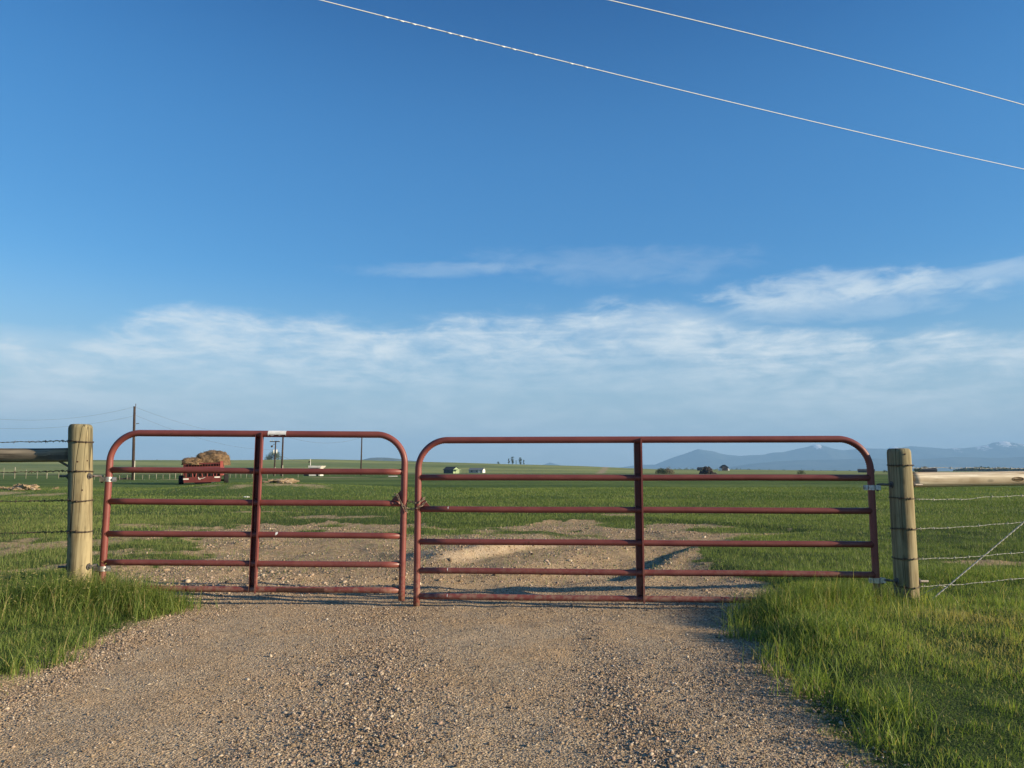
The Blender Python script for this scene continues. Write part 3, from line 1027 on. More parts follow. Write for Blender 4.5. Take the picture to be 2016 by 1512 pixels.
# flat-leaved weeds low in the verge
xw, yw = scatter_points(60000, -5, 4.5, 2.4, 6.8)
kw_ = (bare(xw, yw) < 0.3) & (fbm(xw * 1.6, yw * 1.6, 130, 3) > np.where(xw < 0, 0.05, 0.42))
xw, yw = xw[kw_], yw[kw_]
ow = blades('leafy_weeds', xw, yw, rng.uniform(0.025, 0.062, len(xw)), 0.006 + 0.006 * U(len(xw)), np.abs(rng.normal(0.9, 0.4, len(xw))), U(len(xw)) * 0.7, (U(len(xw)) < 0.03) * 0.6, M_GRASS_N, 3, 0.5)
tag(ow, 'low broad-leaved weeds among the grass of the verges', 'weeds', kind='stuff')
tag(o, 'long drooping weed stems with dry seed heads around the gate posts', 'weeds', kind='stuff')

# low clumps rooted at the edge of the gravel
cl = [(-2.6, 5.55), (-2.62, 4.75), (-2.5, 4.35), (-2.6, 4.1), (1.56, 5.35), (1.68, 5.6), (1.46, 4.35), (1.38, 3.75), (1.5, 3.55), (1.55, 3.35), (1.62, 3.28), (1.5, 3.9),
      (1.4, 4.1), (1.42, 3.02), (-2.55, 4.2), (2.1, 6.0), (1.9, 5.95), (2.3, 5.9), (1.45, 5.0)]
xx, yy, hh2 = [], [], []
for cx, cy_ in cl:
    m_ = 90
    xx.append(rng.normal(cx, 0.055, m_)); yy.append(rng.normal(cy_, 0.055, m_)); hh2.append(rng.uniform(0.07, 0.22, m_))
for cx, cy_, hc in ((1.84, 5.55, 0.22), (1.95, 5.75, 0.25), (2.1, 5.62, 0.22), (1.74, 5.25, 0.18), (1.88, 5.35, 0.20), (1.66, 4.85, 0.14), (1.76, 4.6, 0.14), (2.3, 5.7, 0.24), (1.62, 4.4, 0.11), (2.5, 5.65, 0.22),
                    (-2.75, 5.85, 0.2), (-2.95, 6.0, 0.25), (-3.2, 5.95, 0.24), (-3.5, 5.85, 0.24), (-2.62, 5.98, 0.20), (-3.8, 5.9, 0.2), (-2.85, 5.9, 0.27), (-3.35, 5.8, 0.30), (-3.2, 5.75, 0.28), (-2.7, 5.8, 0.2), (-3.5, 5.75, 0.26)):
    m_ = 420
    xx.append(rng.normal(cx, 0.11, m_)); yy.append(rng.normal(cy_, 0.08, m_)); hh2.append(hc * rng.uniform(0.4, 1.15, m_))
x, y, h = map(np.concatenate, (xx, yy, hh2))
o = blades('edge_clumps', x, y, h, 0.004 + 0.002 * U(len(x)), np.abs(rng.normal(0.6, 0.35, len(x))), U(len(x)), (U(len(x)) < 0.10) * 0.7, M_GRASS_N, 5, 0.9)
tag(o, 'ragged grass clumps spreading over the edges of the gravel', 'grass', kind='stuff')

# straw bits lying on drive and dirt
x, y = scatter_points(150000, -4.5, 4.5, 2.4, 15)
k = (bare(x, y) > 0.4) & (U(len(x)) < np.clip(0.45 + 0.5 * fbm(x * 1.2, y * 1.2, 140, 3), 0.05, 1))
x, y = x[k], y[k]
n = len(x)
L = rng.uniform(0.004, 0.012, n) * np.where(U(n) < 0.06, 2.2, 1.0)
W = rng.uniform(0.0009, 0.0024, n)
V = np.array([(-1, -1, 0), (1, -1, 0), (1, 1, 0), (-1, 1, 0)], dtype=float)[None] * np.stack([L, W, W], 1)[:, None, :]
V = np.einsum('nij,nkj->nki', rot_mats(n, 0.18), V)
V += np.stack([x, y, terr(x, y) + 0.006], 1)[:, None, :]
me = mesh_np('straw_litter', V.reshape(-1, 3), [np.arange(4 * n).reshape(n, 4)], [M_STRAW])
for an, av in (('tint', U(n)), ('dry', (U(n) < 0.25) * 1.0)):
    a = me.attributes.new(an, 'FLOAT', 'POINT')
    a.data.foreach_set('value', np.repeat(av, 4).astype(np.float32))
o = bpy.data.objects.new('straw_litter', me)
COL.objects.link(o)
tag(o, 'scattered straw and dry grass bits on the bare ground', 'straw', kind='stuff')


# ---------------------------------------------------------------- gates
RAIL_Z = [0.296, 0.546, 0.798, 1.022, 1.22]      # below the top rail


def bend_pts(L, ztop, r, zbot_l, zbot_r):
    pts = []
    for z in np.linspace(zbot_l, ztop - r, 14)[:-1]:
        pts.append((0, 0, z))
    n = 40
    for i in range(n + 1):
        a = math.pi - i / n * math.pi / 2
        pts.append((r + r * math.cos(a), 0, ztop - r + r * math.sin(a)))
    for xx_ in np.linspace(r, L - r, 20)[1:-1]:
        pts.append((xx_, 0, ztop))
    for i in range(n + 1):
        a = math.pi / 2 - i / n * math.pi / 2
        pts.append((L - r + r * math.cos(a), 0, ztop - r + r * math.sin(a)))
    for z in np.linspace(ztop - r, zbot_r, 14)[1:]:
        pts.append((L, 0, z))
    return pts


def rail_shell(mb, x0, x1, r, a0, a1, z, n=8, ragged=0.0):
    """thin curved patch hugging the camera-side of a horizontal tube; angles from +z towards -y"""
    cols = 9
    rr, rin = r + 0.0009, r - 0.0006
    vs, fs = [], []
    for i in range(cols):
        xx_ = x0 + (x1 - x0) * i / (cols - 1)
        e = a1 + (random.uniform(-1, 1) * ragged if ragged else 0)
        for k in range(n):
            a = a0 + (e - a0) * k / (n - 1)
            vs.append((xx_, -math.sin(a) * rr, z + math.cos(a) * rr))
        for k in range(n):
            a = a0 + (e - a0) * k / (n - 1)
            vs.append((xx_, -math.sin(a) * rin, z + math.cos(a) * rin))
    for i in range(cols - 1):
        for k in range(n - 1):
            p = i * 2 * n + k
            q = p + 2 * n
            fs.append((p, q, q + 1, p + 1))
            fs.append((p + n, p + n + 1, q + n + 1, q + n))
        p, q = i * 2 * n, (i + 1) * 2 * n
        fs.append((p, p + n, q + n, q))
        fs.append((p + n - 1, q + n - 1, q + 2 * n - 1, p + 2 * n - 1))
    mb.add(vs, fs)


def weld_ring(mb, x_, z, r, R, sx):
    """a rough fillet where a rail meets a stile"""
    pts = []
    for k in range(14):
        a = 2 * math.pi * k / 14
        yy_ = math.sin(a) * r
        xo = math.sqrt(max(R * R - yy_ * yy_, 0)) * sx
        pts.append((x_ + xo, yy_, z + math.cos(a) * r))
    mb.tube(pts, 0.0032, 5, closed=True)


def make_gate(root, L, ztop, mid, foot_l, foot_r, rad=0.235):
    R, r = 0.0262, 0.0238
    pts = bend_pts(L, ztop, rad, foot_l, foot_r)
    cents = [Vector((rad, 0, ztop - rad)), Vector((L - rad, 0, ztop - rad))]

    def crimp(i, a, dirv):
        p = Vector(pts[i])
        for c in cents:
            q = p - c
            onarc = (q.x <= 1e-4 and c is cents[0] or q.x >= -1e-4 and c is cents[1]) and q.z >= -1e-4
            if onarc and abs(q.length - rad) < 1e-3:
                inward = max(0, dirv.dot(-q.normalized()))
                edge = min(1, min(abs(q.x), abs(q.z)) / 0.05)
                return 1 - (0.10 + 0.09 * math.cos(i * math.pi)) * edge * inward ** 2
        return 1
    fr = MB().tube(pts, R, 20, rf=crimp).build('frame', M_PAINT, root, smooth=True)
    for k, dz in enumerate(RAIL_Z):
        z = ztop - dz
        rl = MB().tube([(t, 0, z + 0.0012 * math.sin(t * 3 + k * 2)) for t in np.linspace(0.012, L - 0.012, 16)], r, 16).build('rail', M_PAINT, root, smooth=True)
        for xx_, sg in ((0, 1), (L, -1)):
            w = MB()
            weld_ring(w, xx_, z, r, R, sg)
            w.build('weld_bead', M_WELD, rl, smooth=True)
    # the middle upright: an angle iron, its web behind the rail fronts, its flange facing the camera
    zb = ztop - RAIL_Z[-1] - 0.018
    u = MB()
    u.box((mid - 0.044, 0.012, zb), (mid + 0.0, 0.0165, ztop - 0.004))
    u.box((mid - 0.048, -0.034, zb), (mid - 0.044, 0.0165, ztop - 0.004))
    u.box((mid, -0.046, zb - 0.008), (mid + 0.0045, 0.0165, ztop + 0.012))
    u.box((mid + 0.0045, -0.046, zb - 0.008), (mid + 0.013, -0.0425, ztop + 0.010))
    u.build('upright', M_PAINT, root)
    return fr


def hinge_strap(root, x_, z, sx):
    """galvanised collar round the stile with ears towards the post (sx side) and a clamp bolt on the other"""
    s = MB()
    ring = []
    R0, R1, hgt = 0.0268, 0.0305, 0.019
    n = 28
    vs, fs = [], []
    for k in range(n):
        a = 2 * math.pi * k / n
        for rr, zz in ((R0, -hgt), (R1, -hgt), (R1, hgt), (R0, hgt)):
            vs.append((x_ + math.cos(a) * rr, math.sin(a) * rr, z + zz))
    for k in range(n):
        j = (k + 1) % n
        for q in range(4):
            fs.append((k * 4 + q, k * 4 + (q + 1) % 4, j * 4 + (q + 1) % 4, j * 4 + q))
    s.add(vs, fs)
    for side in (-1, 1):
        x0, x1 = sorted((x_ + sx * 0.026, x_ + sx * 0.066))
        s.box((x0, side * 0.0125 - 0.002, z - hgt + 0.0005), (x1, side * 0.0125 + 0.002, z + hgt - 0.0005))
        x0, x1 = sorted((x_ - sx * 0.026, x_ - sx * 0.056))
        s.box((x0, side * 0.009 - 0.002, z - hgt + 0.0005), (x1, side * 0.009 + 0.002, z + hgt - 0.0005))
    o = s.build('hinge_strap', M_GALV, root, smooth=False)
    bt = MB().tube([(x_ - sx * 0.044, -0.026, z), (x_ - sx * 0.044, 0.024, z)], 0.0048, 8)
    bt.tube([(x_ - sx * 0.044, -0.021, z), (x_ - sx * 0.044, -0.0115, z)], 0.010, 6)
    bt.build('clamp_bolt', M_GALV, o)
    return o


G1_A, G1_B = Vector((-3.234, 6.12, 0)), Vector((-0.866, 6.10, 0))
d1 = G1_B - G1_A
gate1 = empty('farm_gate', G1_A, 0, 'shorter red tubular steel gate with a white sticker on its top rail', 'gate', 'red tubular gates closing the drive')
gate1.rotation_euler = (0, math.atan2(0.016, d1.length), math.atan2(d1.y, d1.x))
L1 = d1.length
make_gate(gate1, L1, 1.355, 1.220, 0.10, 0.058)
hinge_strap(gate1, 0, 0.985, -1)
hinge_strap(gate1, 0, 0.285, -1)
st = MB()
u0 = at(525, 855, 6.085).x - G1_A.x
u1 = at(561, 855, 6.085).x - G1_A.x
rail_shell(st, u0, u1, 0.0262, 0.25, 2.15, 1.355, ragged=0.12)
sk = st.build('sticker', M_WHITE, gate1)
se = MB()
rail_shell(se, u0 + 0.012, u1 - 0.004, 0.02655, 1.80, 2.2, 1.355, ragged=0.35)
se.build('worn_edge', M_RUST, sk)
gm = MB()
rail_shell(gm, at(546, 1162, 6.11).x + 3.234, at(640, 1162, 6.11).x + 3.234, 0.0238, 0.9, 2.4, 1.355 - RAIL_Z[4], ragged=0.25)
gm.build('grime_patch', M_RUST, gate1)
ch = MB()
rail_shell(ch, at(543, 1051, 6.11).x + 3.234, at(547.5, 1051, 6.11).x + 3.234, 0.0238, 0.3, 1.5, 1.355 - RAIL_Z[2], ragged=0.4)
ch.build('paint_chip', M_WHITE, gate1)
gp = MB().prism([(L1 - 0.022, 1.355 - RAIL_Z[1] + 0.020), (L1 - 0.105, 1.355 - RAIL_Z[1] + 0.020), (L1 - 0.022, 1.355 - RAIL_Z[1] + 0.108)], -0.003, 0.003)
gp.build('chain_plate', M_PAINT, gate1)

G2_A, G2_B = Vector((-0.748, 6.10, 0)), Vector((2.745, 5.85, 0))
d2 = G2_B - G2_A
L2 = d2.length
gate2 = empty('farm_gate', G2_A, math.atan2(d2.y, d2.x), 'longer red tubular steel gate hung on the darker-shaded wooden post beside the pale log', 'gate', 'red tubular gates closing the drive')
make_gate(gate2, L2, 1.295, 1.757, 0.004, 0.02)
hinge_strap(gate2, L2, 0.925, 1)
hinge_strap(gate2, L2, 0.232, 1)
for k in (1, 2, 3, 4):
    c = MB()
    xx_ = at(882.5, 1000, 6.085).x + 0.748
    rail_shell(c, xx_, xx_ + 0.005, 0.0238, 0.55, 1.35, 1.295 - RAIL_Z[k], ragged=0.3)
    if k != 2:
        c.build('paint_chip', M_WHITE, gate2)
gp = MB().prism([(0.022, 1.295 - RAIL_Z[1] + 0.020), (0.100, 1.295 - RAIL_Z[1] + 0.020), (0.022, 1.295 - RAIL_Z[1] + 0.105)], -0.003, 0.003)
gp.build('chain_plate', M_PAINT, gate2)

# chain joining the gates
chain = empty('chain', at(808, 993, 6.07), 0, 'rusty chain looped between the two red gates', 'chain')


def link_mesh():
    mb = MB()
    pts = []
    Lh, rr = 0.0085, 0.0072
    for k in range(8):
        a = -math.pi / 2 + math.pi * k / 7
        pts.append((Lh + math.cos(a) * rr, math.sin(a) * rr, 0))
    for k in range(8):
        a = math.pi / 2 + math.pi * k / 7
        pts.append((-Lh + math.cos(a) * rr, math.sin(a) * rr, 0))
    mb.tube(pts, 0.0027, 6, closed=True)
    return mb


_lk = link_mesh().build('link', M_CHAIN, chain, smooth=True)
used_first = False


def chain_path(P):
    global used_first
    P = [Vector(p) for p in P]
    seg = [(P[i + 1] - P[i]).length for i in range(len(P) - 1)]
    tot = sum(seg)
    n = int(tot / 0.0225)
    for k in range(n + 1):
        s_ = tot * k / n
        i = 0
        while i < len(seg) - 1 and s_ > seg[i]:
            s_ -= seg[i]
            i += 1
        p = P[i].lerp(P[i + 1], min(1, s_ / seg[i]))
        d = (P[i + 1] - P[i]).normalized()
        if used_first:
            o = _lk.copy()
            COL.objects.link(o)
            o.parent = chain
        else:
            o = _lk
            used_first = True
        q = d.to_track_quat('X', 'Z').to_matrix() @ Matrix.Rotation(math.pi / 2 * (k % 2) + 0.5 + random.uniform(-0.3, 0.3), 3, 'X')
        o.rotation_euler = q.to_euler()
        o.location = p - chain.location


def A_(px, py, Y):
    return at(px, py, Y)


chain_path([A_(779, 974, 6.088), A_(784, 982, 6.075), A_(791, 992, 6.062), A_(798, 999, 6.063), A_(803, 1002, 6.09), A_(812, 1002.5, 6.075), A_(819, 1001, 6.06), A_(826, 998, 6.063), A_(832, 994, 6.08), A_(836.5, 989, 6.09)])
chain_path([A_(776, 979, 6.112), A_(785, 985.5, 6.14), A_(794, 986, 6.14), A_(803, 986, 6.10), A_(811, 988, 6.075), A_(818, 990.5, 6.06), A_(826, 989, 6.063), A_(831, 985, 6.08), A_(834, 982, 6.09)])
chain_path([A_(783, 976, 6.075), A_(787, 986, 6.064), A_(793, 997, 6.058), A_(800, 1006, 6.06)])


# ---------------------------------------------------------------- posts
def make_post(name, loc, r_top, r_bot, H, label, seed, lean=(0, 0)):
    root = empty(name, loc, 0, label, 'post', 'round wooden gate posts')
    rs = np.random.default_rng(seed)
    n, m_ = 72, 46
    ph = rs.uniform(0, 6.28, 5)
    vs, fs = [], []
    zs = list(np.linspace(-0.1, H - 0.035, m_ - 5)) + [H - 0.022, H - 0.012, H - 0.005, H - 0.001, H]
    cr = [1] * (m_ - 5) + [0.965, 0.92, 0.86, 0.77, 0.5]
    for i, z in enumerate(zs):
        t = max(0, z) / H
        rb = (r_bot + (r_top - r_bot) * t) * cr[i]
        for k in range(n):
            a = 2 * math.pi * k / n
            rr = rb * (1 + 0.018 * math.sin(2 * a + ph[0]) + 0.012 * math.sin(3 * a + ph[1] + z * 0.8) + 0.007 * math.sin(7 * a + ph[2] + z * 0.5) + 0.010 * math.sin(5 * z + ph[3] + a) + 0.008 * math.sin(11 * z + 3 * a + ph[4]))
            if i >= m_ - 5:
                rr *= 1 + 0.03 * math.sin(5 * a + ph[2]) * (i - m_ + 6) / 5 + rs.normal(0, 0.008)
            # a check running down the shaft
            dv = (a - (3.95 + 0.05 * math.sin(z * 3 + seed))) 
            rr *= 1 - 0.11 * math.exp(-(dv / 0.035) ** 2) * (0.4 + 0.6 * math.sin(z * 2.1 + seed) ** 2)
            vs.append((lean[0] * z + rr * math.cos(a), lean[1] * z + rr * math.sin(a), z))
    for i in range(m_ - 1):
        for k in range(n):
            k2 = (k + 1) % n
            fs.append((i * n + k, i * n + k2, (i + 1) * n + k2, (i + 1) * n + k))
    fs.append(tuple((m_ - 1) * n + k for k in range(n)))
    mb = MB()
    mb.add(vs, fs)
    mb.build('shaft', M_POST, root, smooth=True, fix=False)
    return root


P1 = Vector((-3.333, 6.0, 0))
P1.z = tz(P1.x, P1.y) * 0
post1 = make_post('gate_post', P1, 0.0840, 0.0835, 1.418, 'sunlit round wooden post standing in tall weeds beside the shorter gate', 3, (-0.054, 0))
P2 = Vector((2.947, 5.80, 0))
post2 = make_post('gate_post', P2, 0.082, 0.083, 1.222, 'round wooden post with half its face in shade, beside the longer gate', 8)


def hinge_bolt(post, P, z, sx, xg, yg, zg, tail=0.07, rp=0.082, ox=0.0):
    """threaded J-bolt through the post: nuts both sides, hook turned down into the strap's ears"""
    c = Vector((P.x, P.y, 0))
    y = yg - P.y
    b = MB()
    xe = xg - P.x
    b.tube([(ox - sx * (rp + tail), -0.02, z), (ox + sx * (rp + 0.004), -0.012, z), (xe * 0.85 + (ox + sx * rp) * 0.15, y * 0.75, z + 0.001), (xe, y, z - 0.002), (xe + sx * 0.002, y, z - 0.012), (xe + sx * 0.002, y, zg - 0.028)], 0.0092, 10)
    o = b.build('hinge_bolt', M_DKSTEEL, post, smooth=True)
    for s_ in (-1, 1):
        nb = MB()
        off = 0.002 if s_ == sx else 0.0
        nb.tube([(ox + s_ * (rp - 0.006 + off), -0.016, z), (ox + s_ * (rp + 0.013 + off), -0.016, z)], 0.017, 6)
        nb.tube([(ox + s_ * (rp - 0.004), -0.016, z), (ox + s_ * (rp + 0.001), -0.016, z)], 0.028, 16)
        nb.build('nut', M_DKSTEEL, o)


hinge_bolt(post1, P1, 1.010, 1, -3.234 - 0.048, 6.12, 0.985, ox=-0.054)
hinge_bolt(post1, P1, 0.315, 1, -3.234 - 0.048, 6.12, 0.285, ox=-0.017)
hinge_bolt(post2, P2, 0.948, -1, 2.745 + 0.048, 5.85, 0.925)
hinge_bolt(post2, P2, 0.235, -1, 2.745 + 0.048, 5.85, 0.232)

# bark nicks / holes on the left post
for px, py in ((152, 909), (165, 907), (172, 938), (159, 965), (1782, 894)):
    P, pst = (P1, post1) if px < 1000 else (P2, post2)
    q = at(px, py, P.y - 0.085)
    ax = q.x - P.x - (-0.054 * q.z if pst is post1 else 0)
    yy_ = -math.sqrt(max(0.084 ** 2 - ax * ax, 0))
    kb = MB().tube([(q.x - P.x, yy_ + 0.004, q.z), (q.x - P.x, yy_ - 0.0015, q.z)], 0.006, 7)
    kb.build('knot', M_RUST, pst)


# ---------------------------------------------------------------- barbed wire
def twisted(mb, pts, r, pitch=0.05, off=None, n=5, step=0.012):
    P = [Vector(p) for p in pts]
    out = [[], []]
    s_ = 0.0
    off = off or r * 0.95
    for i in range(len(P) - 1):
        L = (P[i + 1] - P[i]).length
        k = max(1, int(L / step))
        d = (P[i + 1] - P[i]).normalized()
        up = Vector((0, 0, 1)) if abs(d.z) < 0.9 else Vector((0, 1, 0))
        u = d.cross(up).normalized()
        w_ = d.cross(u)
        for j in range(k):
            t = j / k
            a = 2 * math.pi * (s_ + L * t) / pitch
            c = P[i].lerp(P[i + 1], t)
            for q in (0, 1):
                out[q].append(c + (u * math.cos(a + q * math.pi) + w_ * math.sin(a + q * math.pi)) * off)
        s_ += L
    for q in (0, 1):
        mb.tube(out[q], r, n)


def barb(mb, p, d, r, ln=0.013):
    d = Vector(d).normalized()
    up = Vector((0, 0, 1))
    u = d.cross(up).normalized()
    w_ = d.cross(u)
    for k in range(3):
        a = random.uniform(0, 6.28)
        v = (u * math.cos(a) + w_ * math.sin(a) + d * random.uniform(-0.4, 0.4)).normalized()
        mb.tube([Vector(p) - v * ln, Vector(p), Vector(p) + v * ln], r * 0.75, 4)
    mb.tube([Vector(p) - d * 0.005, Vector(p) + d * 0.005], r * 2.3, 6)


def wire_strand(P, rp, z, pts, mat, label, group, r=0.0021, wrapz=0.006, knotlen=0.34, zinc=False, sgn=1):
    """wire wrapped twice round the post, then running off along pts"""
    root = empty('barbed_wire', (P[0], P[1], z), 0, label, 'wire', group)
    O = Vector((P[0], P[1], z))
    w_ = MB()
    wr = []
    for k in range(int(2.0 * 40) + 1):
        a = -math.pi / 2 + 2 * math.pi * k / 40
        t = k / 80
        rr = rp + 0.0045
        wr.append((rr * math.cos(a), rr * math.sin(a), (t - 0.5) * 2 * wrapz + 0.003 * math.sin(2 * a + z * 9)))
    twisted(w_, wr, r * 0.85, 0.04, step=0.010)
    for a in (-2.2, -1.35, -0.6):
        barb(w_, (math.cos(a) * (rp + 0.006), math.sin(a) * (rp + 0.006), random.uniform(-1, 1) * wrapz), (-math.sin(a), math.cos(a), 0), r, 0.010)
    w_.build('wire_wrap', M_WIRE, root, smooth=True)
    m_ = MB()
    pl_ = [Vector(p) - O for p in pts]
    dense = []
    for i in range(len(pl_) - 1):
        L = (pl_[i + 1] - pl_[i]).length
        kk = max(2, int(L / 0.04))
        for j in range(kk):
            q = pl_[i].lerp(pl_[i + 1], j / kk)
            q += Vector((0, 0, 0.0022 * math.sin(q.x * 23 + z * 5) + 0.0012 * math.sin(q.x * 61)))
            dense.append(q)
    dense.append(pl_[-1])
    twisted(m_, dense, r, 0.075, step=0.02)
    if knotlen:
        hl = []
        for k in range(90):
            t = k / 89
            q = pl_[0].lerp(pl_[1], 0) + (pl_[1] - pl_[0]).normalized() * (knotlen * t)
            hl.append(q + Vector((0, math.cos(t * 44) * 0.009, math.sin(t * 44) * 0.009 * (1 - 0.4 * t))))
        m_.tube(hl, r * 0.9, 5)
    Ltot = sum((pl_[i + 1] - pl_[i]).length for i in range(len(pl_) - 1))
    s_ = 0.06
    while s_ < min(Ltot, 9):
        q = s_
        i = 0
        while i < len(pl_) - 2 and q > (pl_[i + 1] - pl_[i]).length:
            q -= (pl_[i + 1] - pl_[i]).length
            i += 1
        d = (pl_[i + 1] - pl_[i]).normalized()
        barb(m_, pl_[i] + d * q, d, r)
        s_ += 0.125 + random.uniform(-0.015, 0.015)
    m_.build('wire_run', mat, root, smooth=True)
    return root


LN = ['top barbed strand leaving the sunlit post above the grey log', 'second barbed strand, just below the grey log', 'third barbed strand, halfway down the sunlit post', 'lowest visible barbed strand on the sunlit post']
for k, (zy, ye) in enumerate(((868, 870.5), (927, 930), (985, 987), (1046, 1050))):
    p0 = at(140, zy, 6.0)
    p1 = at(0, ye, 6.02)
    d = (p1 - p0)
    far = p0 + d.normalized() * 5.0
    far.z = p0.z + d.z * 2
    zz = at(160, zy + 1, 5.915).z
    wire_strand((P1.x + -0.054 * zz, P1.y), 0.0845, zz, [(P1.x - 0.084 - 0.054 * zz, P1.y, p0.z), tuple(p0.lerp(p1, 0.5) + Vector((0, 0, -0.002))), tuple(p1), tuple(far)], M_WIRE, LN[k], 'barbed strands left of the gates')

RN = ['uppermost barbed strand of the fence behind the pale log, running along its top', 'bright barbed strand just below the pale log', 'barbed strand crossing the diagonal twisted wire near its top', 'barbed strand second from the ground right of the longer gate', 'lowest barbed strand at grass height right of the longer gate']
RW = [((916, 921.5), (1850, 921), (2016, 922)), ((981, 983), (1900, 983), (1935, 979), (2016, 976)), ((1042, 1041), (1880, 1038.5), (2016, 1028)), ((1101, 1100), (1900, 1097.5), (2016, 1087)), ((1157, 1154), (1900, 1150), (2016, 1138))]
for k, ((zw, z0), *rest) in enumerate(RW):
    pts = [(P2.x + 0.083, P2.y + 0.01, at(1795, z0, 5.83).z)]
    if k == 0:
        pts[0] = (P2.x + 0.04, P2.y + 0.09, at(1790, z0, 5.86).z)
    for px, py in rest:
        t = (px - 1800) / 216
        pts.append(tuple(at(px, py, 5.83 + 0.12 * t + (0.10 if k == 0 else 0))))
    q = Vector(pts[-1]) + (Vector(pts[-1]) - Vector(pts[-2])).normalized() * 4.0
    q.z = pts[-1][2] + 0.05
    pts.append(tuple(q))
    wire_strand((P2.x, P2.y), 0.084, at(1780, zw, 5.715).z, pts, M_WIRE_L, RN[k], 'barbed strands right of the gates', r=0.0015, knotlen=0)

# diagonal brace wire, two thick twisted strands
root = empty('brace_wire', at(1836, 1176, 5.86), 0, 'thick pale twisted wire slanting up from the grass right of the post', 'wire')
m_ = MB()
a0, a1 = at(1830, 1184, 5.86), at(2016, 1028, 5.95)
end = a1 + (a1 - a0) * 1.6
twisted(m_, [a0 - root.location, a1 - root.location, end - root.location], 0.0030, 0.08, off=0.0030, step=0.01)
m_.tube([at(1812, 1172, 5.87) - root.location, at(1850, 1152, 5.87) - root.location, at(1862, 1155, 5.86) - root.location], 0.0026, 5)
m_.build('twisted_strands', M_WIRE_L, root, smooth=True)


# ---------------------------------------------------------------- horizontal logs
def log(name, p0, p1, r0, r1, mat, label, scarf=False, seed=1):
    p0, p1 = Vector(p0), Vector(p1)
    root = empty(name, p0, 0, label, 'log rail')
    d = p1 - p0
    q = d.to_track_quat('X', 'Z').to_matrix()
    L = d.length
    rs = np.random.default_rng(seed)
    n, m_ = 28, 60
    ph = rs.uniform(0, 6.28, 6)
    vs, fs = [], []
    for i in range(m_ + 1):
        t = i / m_
        s_ = L * t
        r = r0 + (r1 - r0) * t
        for k in range(n):
            a = 2 * math.pi * k / n
            rr = r * (1 + 0.02 * math.sin(2 * a + ph[0]) + 0.02 * math.sin(3.1 * s_ + ph[1]) + 0.012 * math.sin(9 * s_ + 2 * a + ph[2]) + 0.008 * math.sin(5 * a + ph[3] + 2 * s_))
            v = Vector((s_, rr * math.cos(a), rr * math.sin(a) + 0.004 * math.sin(2.1 * s_ + ph[4])))
            if scarf and s_ < 0.20:          # the camera-side face is cut back to a flat tongue before the post
                lim = 0.035 if s_ < 0.13 else 0.035 + (s_ - 0.13) / 0.07 * 0.06
                v.y = min(v.y, lim) if scarf == 'pos' else max(v.y, -lim)
            vs.append(v)
    for i in range(m_):
        for k in range(n):
            k2 = (k + 1) % n
            fs.append((i * n + k, i * n + k2, (i + 1) * n + k2, (i + 1) * n + k))
    fs.append(tuple(range(n - 1, -1, -1)))
    fs.append(tuple(m_ * n + k for k in range(n)))
    mb = MB()
    mb.add(vs, fs)
    o = mb.build('log', mat, root, smooth=True)
    o.rotation_euler = q.to_euler()
    return root, o, q


p0 = at(141, 895, 6.06)
p1 = at(0, 895.5, 6.07)
log1, lo, q1 = log('fence_rail', p0, p0 + (p1 - p0) * 4.5, 0.0550, 0.0585, M_RAIL_GREY, 'weathered grey log fixed behind the sunlit post', scarf='pos', seed=4)
bw = MB()
bw.tube([at(117, 908, 6.07) - p0, at(142, 922, 6.05) - p0], 0.009, 6)
bw.build('brace_peg', M_RAIL_GREY, log1)
kn = MB().tube([at(121, 890.5, 6.145) - p0, at(121, 890.5, 6.11) - p0], 0.006, 7)
p0 = at(1792, 943.5, 5.84)
p1 = at(2016, 942.0, 5.93)
log2, lo, q2 = log('fence_rail', p0, p0 + (p1 - p0) * 3.2, 0.0555, 0.0555, M_RAIL_PALE, 'pale peeled log with a dark knot fixed to the half-shaded post', seed=9)
kb = MB()
kp = at(2003, 943, 5.87)
ring = [(kp.x - p0.x + 0.045 * math.cos(a), kp.y - p0.y - 0.003 + 0.004 * math.sin(a) ** 2, kp.z - p0.z + 0.012 * math.sin(a)) for a in np.linspace(0, 2 * math.pi, 20)[:-1]]
kb.tube(ring, 0.0055, 6, closed=True)
kb.tube([(kp.x - p0.x - 0.03, kp.y - p0.y - 0.003, kp.z - p0.z), (kp.x - p0.x + 0.03, kp.y - p0.y - 0.003, kp.z - p0.z)], 0.006, 6)
kb.build('knot', simple('knot_wood', (0.22, 0.15, 0.08), 0.9, 0.3, 40), log2)


